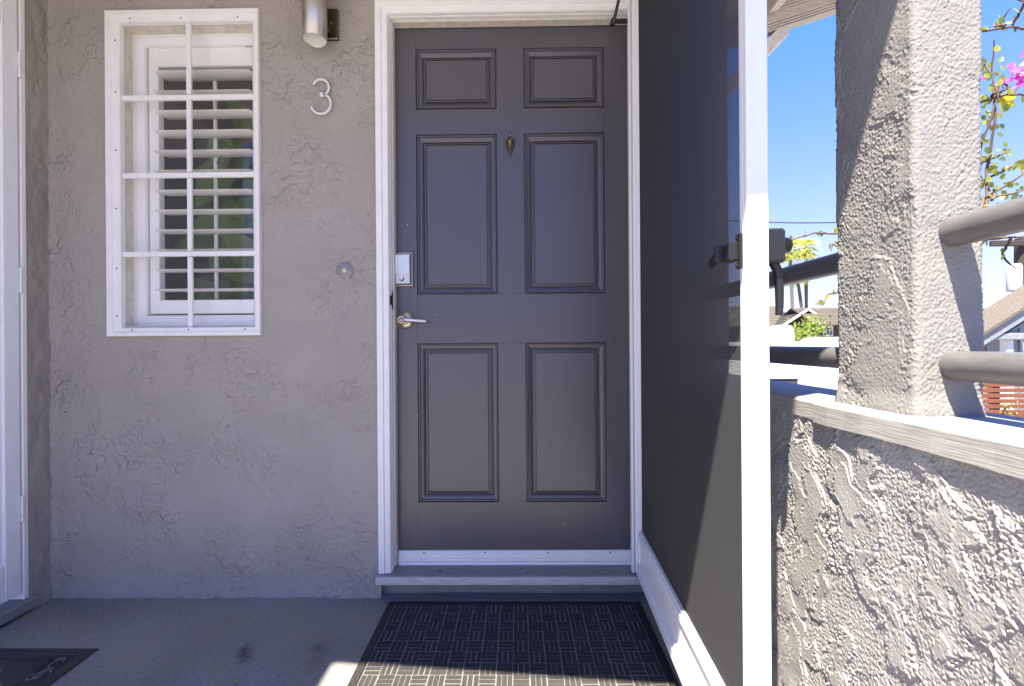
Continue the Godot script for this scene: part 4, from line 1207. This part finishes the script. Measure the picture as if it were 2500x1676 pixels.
	for k in 9:
		s = S()
		var y := 1.14 + 0.115 * k
		var z := -14.3 - 0.26 * k
		for i in 22:
			cbox(s, Vector3(14.3 + 0.3 * i + 0.15 * (k % 2), y, z - 0.28), Vector3(14.57 + 0.3 * i + 0.15 * (k % 2), y + 0.07, z), 0.015, Transform3D())
		part("tile_course", s, M.pale_tile if k % 4 == 3 else M.shingle, t)
	# utility pole
	t = thing("utility_pole", "dark timber utility pole with grey transformer beyond the pale blue roof", "utility pole", Vector3(12.8, -3.3, -10.4))
	s = S(); tube(s, [Vector3(12.8, -3.3, -10.4), Vector3(12.8, 1.0, -10.4), Vector3(12.82, 3.5, -10.4)], [0.17, 0.155, 0.13], 14); part("pole", s, M.pole, t)
	s = S(); lathe(s, [[0.0, 0.0], [0.14, 0.0], [0.15, 0.03], [0.15, 0.62], [0.12, 0.68], [0.0, 0.7]], Transform3D(Basis(), Vector3(12.48, 2.15, -10.25)), 16); part("transformer", s, M.grey_metal, t)
	s = S(); cbox(s, Vector3(11.9, 3.28, -10.3), Vector3(14.2, 3.42, -10.2), 0.01); part("crossarm", s, M.pole, t)
	# redwood fence with a vine
	t = thing("slat_fence", "reddish brown horizontal slat fence below the pale blue corner board", "fence", Vector3(6.7, -3.3, -4.9))
	for k in 5:
		s = S(); cbox(s, Vector3(6.0, -0.02 + 0.075 * k, -4.9), Vector3(7.05, 0.035 + 0.075 * k, -4.87), 0.004); part("slat", s, M.redwood, t)
	for k in 9:
		s = S(); cbox(s, Vector3(6.0, -0.19 - 0.16 * k, -4.9), Vector3(7.05, -0.04 - 0.16 * k, -4.87), 0.004); part("board", s, M.redwood, t)
	for x in [6.1, 6.62]:
		s = S(); cbox(s, Vector3(x, -3.3, -4.98), Vector3(x + 0.08, 0.36, -4.905), 0.005); part("post", s, M.redwood, t)
	t = thing("vine", "small yellow green vine climbing the fence beside the corner board", "vine", Vector3(6.75, -1.2, -4.8))
	s = S(); tube(s, [Vector3(6.75, -3.3, -4.84), Vector3(6.72, -0.8, -4.84), Vector3(6.7, 0.05, -4.84)], [0.012], 6); part("stem", s, M.twig, t)
	s = S()
	for k in 160: tuft(s, Vector3(6.72 + rng.randfn() * 0.06, -0.2 + rng.randfn() * 0.14, -4.82 + rng.randf() * 0.05), 0.03)
	part("foliage", s, M.shrub, t)

func tuft(s: SurfaceTool, p: Vector3, r: float) -> void:
	var n := Vector3(rng.randfn(), rng.randfn() + 0.5, rng.randfn()).normalized()
	var u := n.cross(Vector3(rng.randfn(), rng.randfn(), rng.randfn())).normalized()
	var w := n.cross(u)
	r *= rng.randf_range(0.6, 1.3)
	q(s, p - u * r * 0.5, p + w * r * 0.35, p + u * r * 0.6, p - w * r * 0.35)

func palm(base: Vector3, lean: float, h: float, sd: int, label: String) -> void:
	rng.seed = 50 + sd
	var t := thing("palm_tree", label, "palm tree", base, "palms behind the houses")
	var pts := []
	var rad := []
	for k in 11:
		var f := k / 10.0
		pts.append(base + Vector3(-lean * f * f * 1.2, h * 1.28 * f, 0))
		rad.append(0.16 - 0.02 * f + (0.12 * exp(-pow((f - 0.76) / 0.04, 2)) if sd == 2 else 0.0) + 0.015 * sin(k * 9.0))
	var s := S(); tube(s, pts, rad, 12); part("trunk", s, M.trunk, t)
	var top: Vector3 = pts[-1]
	for k in 46:
		s = S()
		var an := k * 2.4
		var el := lerpf(1.2, -0.9, k / 45.0) + rng.randf_range(-0.12, 0.12)
		var d := Vector3(cos(an) * cos(el), sin(el), sin(an) * cos(el))
		var L := rng.randf_range(1.2, 1.7)
		var side := d.cross(Vector3.UP).normalized()
		for i in 9: # fan leaf: narrow blades from the end of a stalk
			var f := (i - 4) / 4.0
			var dd := (d + side * f * 0.9 + Vector3(0, -0.25 * absf(f), 0)).normalized()
			var a := top + d * L * 0.45
			var b := a + dd * L * 0.6 + Vector3(0, -0.22, 0)
			var wv := dd.cross(d.cross(side)).normalized() * 0.045
			q(s, a - wv, a + wv, b + wv * 0.2, b - wv * 0.2)
		tube(s, [top, top + d * L * 0.45], [0.025, 0.015], 4, false)
		part("frond", s, M.frond, t)

func bougainvillea() -> void:
	var t := thing("bougainvillea", "bougainvillea with bare looping twigs, yellow green leaves and magenta flowers behind the post", "shrub", Vector3(2.0, -3.3, -0.6))
	rng.seed = 91
	var C := Vector3(0, 0.935, 1.726)
	var bas := Basis.from_euler(Vector3(0, deg_to_rad(0.7), deg_to_rad(-0.4)))
	var small := leaf_mesh(0.03, 0.022, 0.2, 0.1, 4)
	var big := leaf_mesh(0.07, 0.046, 0.25, 0.15, 6)
	var s := S()
	tube(s, [Vector3(2.1, -3.3, -0.5), Vector3(2.05, -1.0, -0.45), Vector3(1.95, 0.6, -0.4), Vector3(1.76, 1.3, -0.25), Vector3(1.7, 2.2, -0.25)], [0.04, 0.035, 0.028, 0.02, 0.012], 8)
	part("stem", s, M.bark, t)
	# twigs as chains of points: x, y, z, where they stand beyond the post
	var tw := []
	# [depth beyond the camera's station, then x and y offsets in units of 1 / 1150 of that depth, from the vanishing point]
	for l in [
		[1.93, 1090, 745, 1136, 753, 1176, 746, 1240, 757, 1300, 770],
		[1.93, 1163, 748, 1170, 765, 1181, 790],
		[1.95, 1195, 850, 1215, 835, 1240, 800, 1270, 760],
		[1.95, 1210, 800, 1214, 765, 1225, 735, 1250, 722],
		[1.9, 1090, 560, 1140, 583, 1176, 584, 1240, 598, 1300, 606],
		[1.9, 1141, 590, 1160, 592, 1176, 600, 1178, 625],
		[1.92, 1100, 425, 1141, 436, 1165, 442, 1196, 462],
		[1.94, 1100, 370, 1141, 388, 1180, 410, 1216, 430, 1260, 450],
		[1.9, 1130, 330, 1170, 360, 1205, 395, 1236, 433, 1280, 470],
		[1.9, 1100, 300, 1141, 345, 1190, 350, 1240, 365, 1300, 372],
		[2.0, 1100, 238, 1146, 243, 1200, 246, 1260, 250],
		[2.0, 1176, 240, 1184, 205, 1188, 168],
		[1.92, 1120, 300, 1150, 420, 1143, 540, 1160, 640, 1148, 720],
		[1.9, 1100, 330, 1135, 470, 1150, 580, 1140, 690],
		[2.15, 830, 250, 761, 265, 711, 258, 671, 248, 650, 232],
		[2.15, 830, 130, 761, 113, 736, 86, 729, 92],
		[2.15, 830, 190, 770, 240, 752, 215],
	]:
		var w := []
		for k in range(1, l.size(), 2):
			w.append(Vector3(l[k] * l[0] / 1150.0, 0.935 + l[k + 1] * l[0] / 1150.0, 1.726 - l[0] + 0.03 * sin(k * 1.7)))
		tw.append(w)
	for w in tw:
		s = S()
		var cv := Curve3D.new()
		for k in w.size():
			var d: Vector3 = (w[mini(k + 1, w.size() - 1)] - w[maxi(k - 1, 0)]) * 0.17
			cv.add_point(w[k], -d, d)
		var bp := cv.get_baked_points()
		var pts := []
		var rr := []
		var n := 14
		for k in n + 1:
			pts.append(cv.sample_baked(cv.get_baked_length() * k / n) + Vector3(rng.randfn(), rng.randfn(), rng.randfn()) * 0.002)
			rr.append(lerpf(0.0062, 0.0028, float(k) / n))
		tube(s, pts, rr, 6); part("twig", s, M.twig, t)
		for k in range(2, n, 2):
			for m in rng.randi_range(0, 2):
				var dir := Vector3(rng.randfn(), rng.randfn() + 0.1, rng.randfn() * 0.6)
				put_leaf(t, small, M.leaf_a if rng.randf() < 0.6 else M.leaf_b, pts[k], dir, Vector3(rng.randfn() * 0.5, rng.randfn() * 0.5, 1), rng.randf_range(0.6, 1.25))
	# clumps close to the post and over the upper rail
	for k in 70:
		var p := Vector3(rng.randf_range(1.86, 1.955), rng.randf_range(1.55, 2.08), rng.randf_range(-0.25, -0.15))
		put_leaf(t, small, M.leaf_a if rng.randf() < 0.7 else M.leaf_b, p, Vector3(rng.randfn() + 0.5, rng.randfn(), 0), Vector3(rng.randfn() * 0.4, rng.randfn() * 0.4, 1), rng.randf_range(0.7, 1.2))
	for k in 90:
		var p := Vector3(rng.randf_range(1.9, 2.2), rng.randf_range(1.36, 1.58), rng.randf_range(-0.3, -0.15))
		put_leaf(t, small, M.leaf_a if rng.randf() < 0.5 else M.leaf_b, p, Vector3(rng.randfn(), rng.randfn(), 0), Vector3(rng.randfn() * 0.5, rng.randfn() * 0.5, 1), rng.randf_range(0.6, 1.2))
	for d in [Vector3(0.05, -1, 0.1), Vector3(0.85, -0.6, 0.1), Vector3(0.95, 0.35, 0.1)]:
		put_leaf(t, big, M.leaf_y, Vector3(1.955, 1.905, -0.19), d, Vector3(0.1, 0.1, 1), 0.9)
	var br := leaf_mesh(0.036, 0.026, 0.45, 0.2, 5)
	for k in 90:
		var p := Vector3(2.05 + rng.randfn() * 0.045, 1.985 + rng.randfn() * 0.028, -0.17 + rng.randfn() * 0.03)
		put_leaf(t, br, M.bract if rng.randf() < 0.8 else M.bract_pale, p, Vector3(rng.randfn(), rng.randfn() + 0.3, rng.randfn()), Vector3(rng.randfn() * 0.6, rng.randfn() * 0.6, 1), rng.randf_range(0.6, 1.1), "bract")
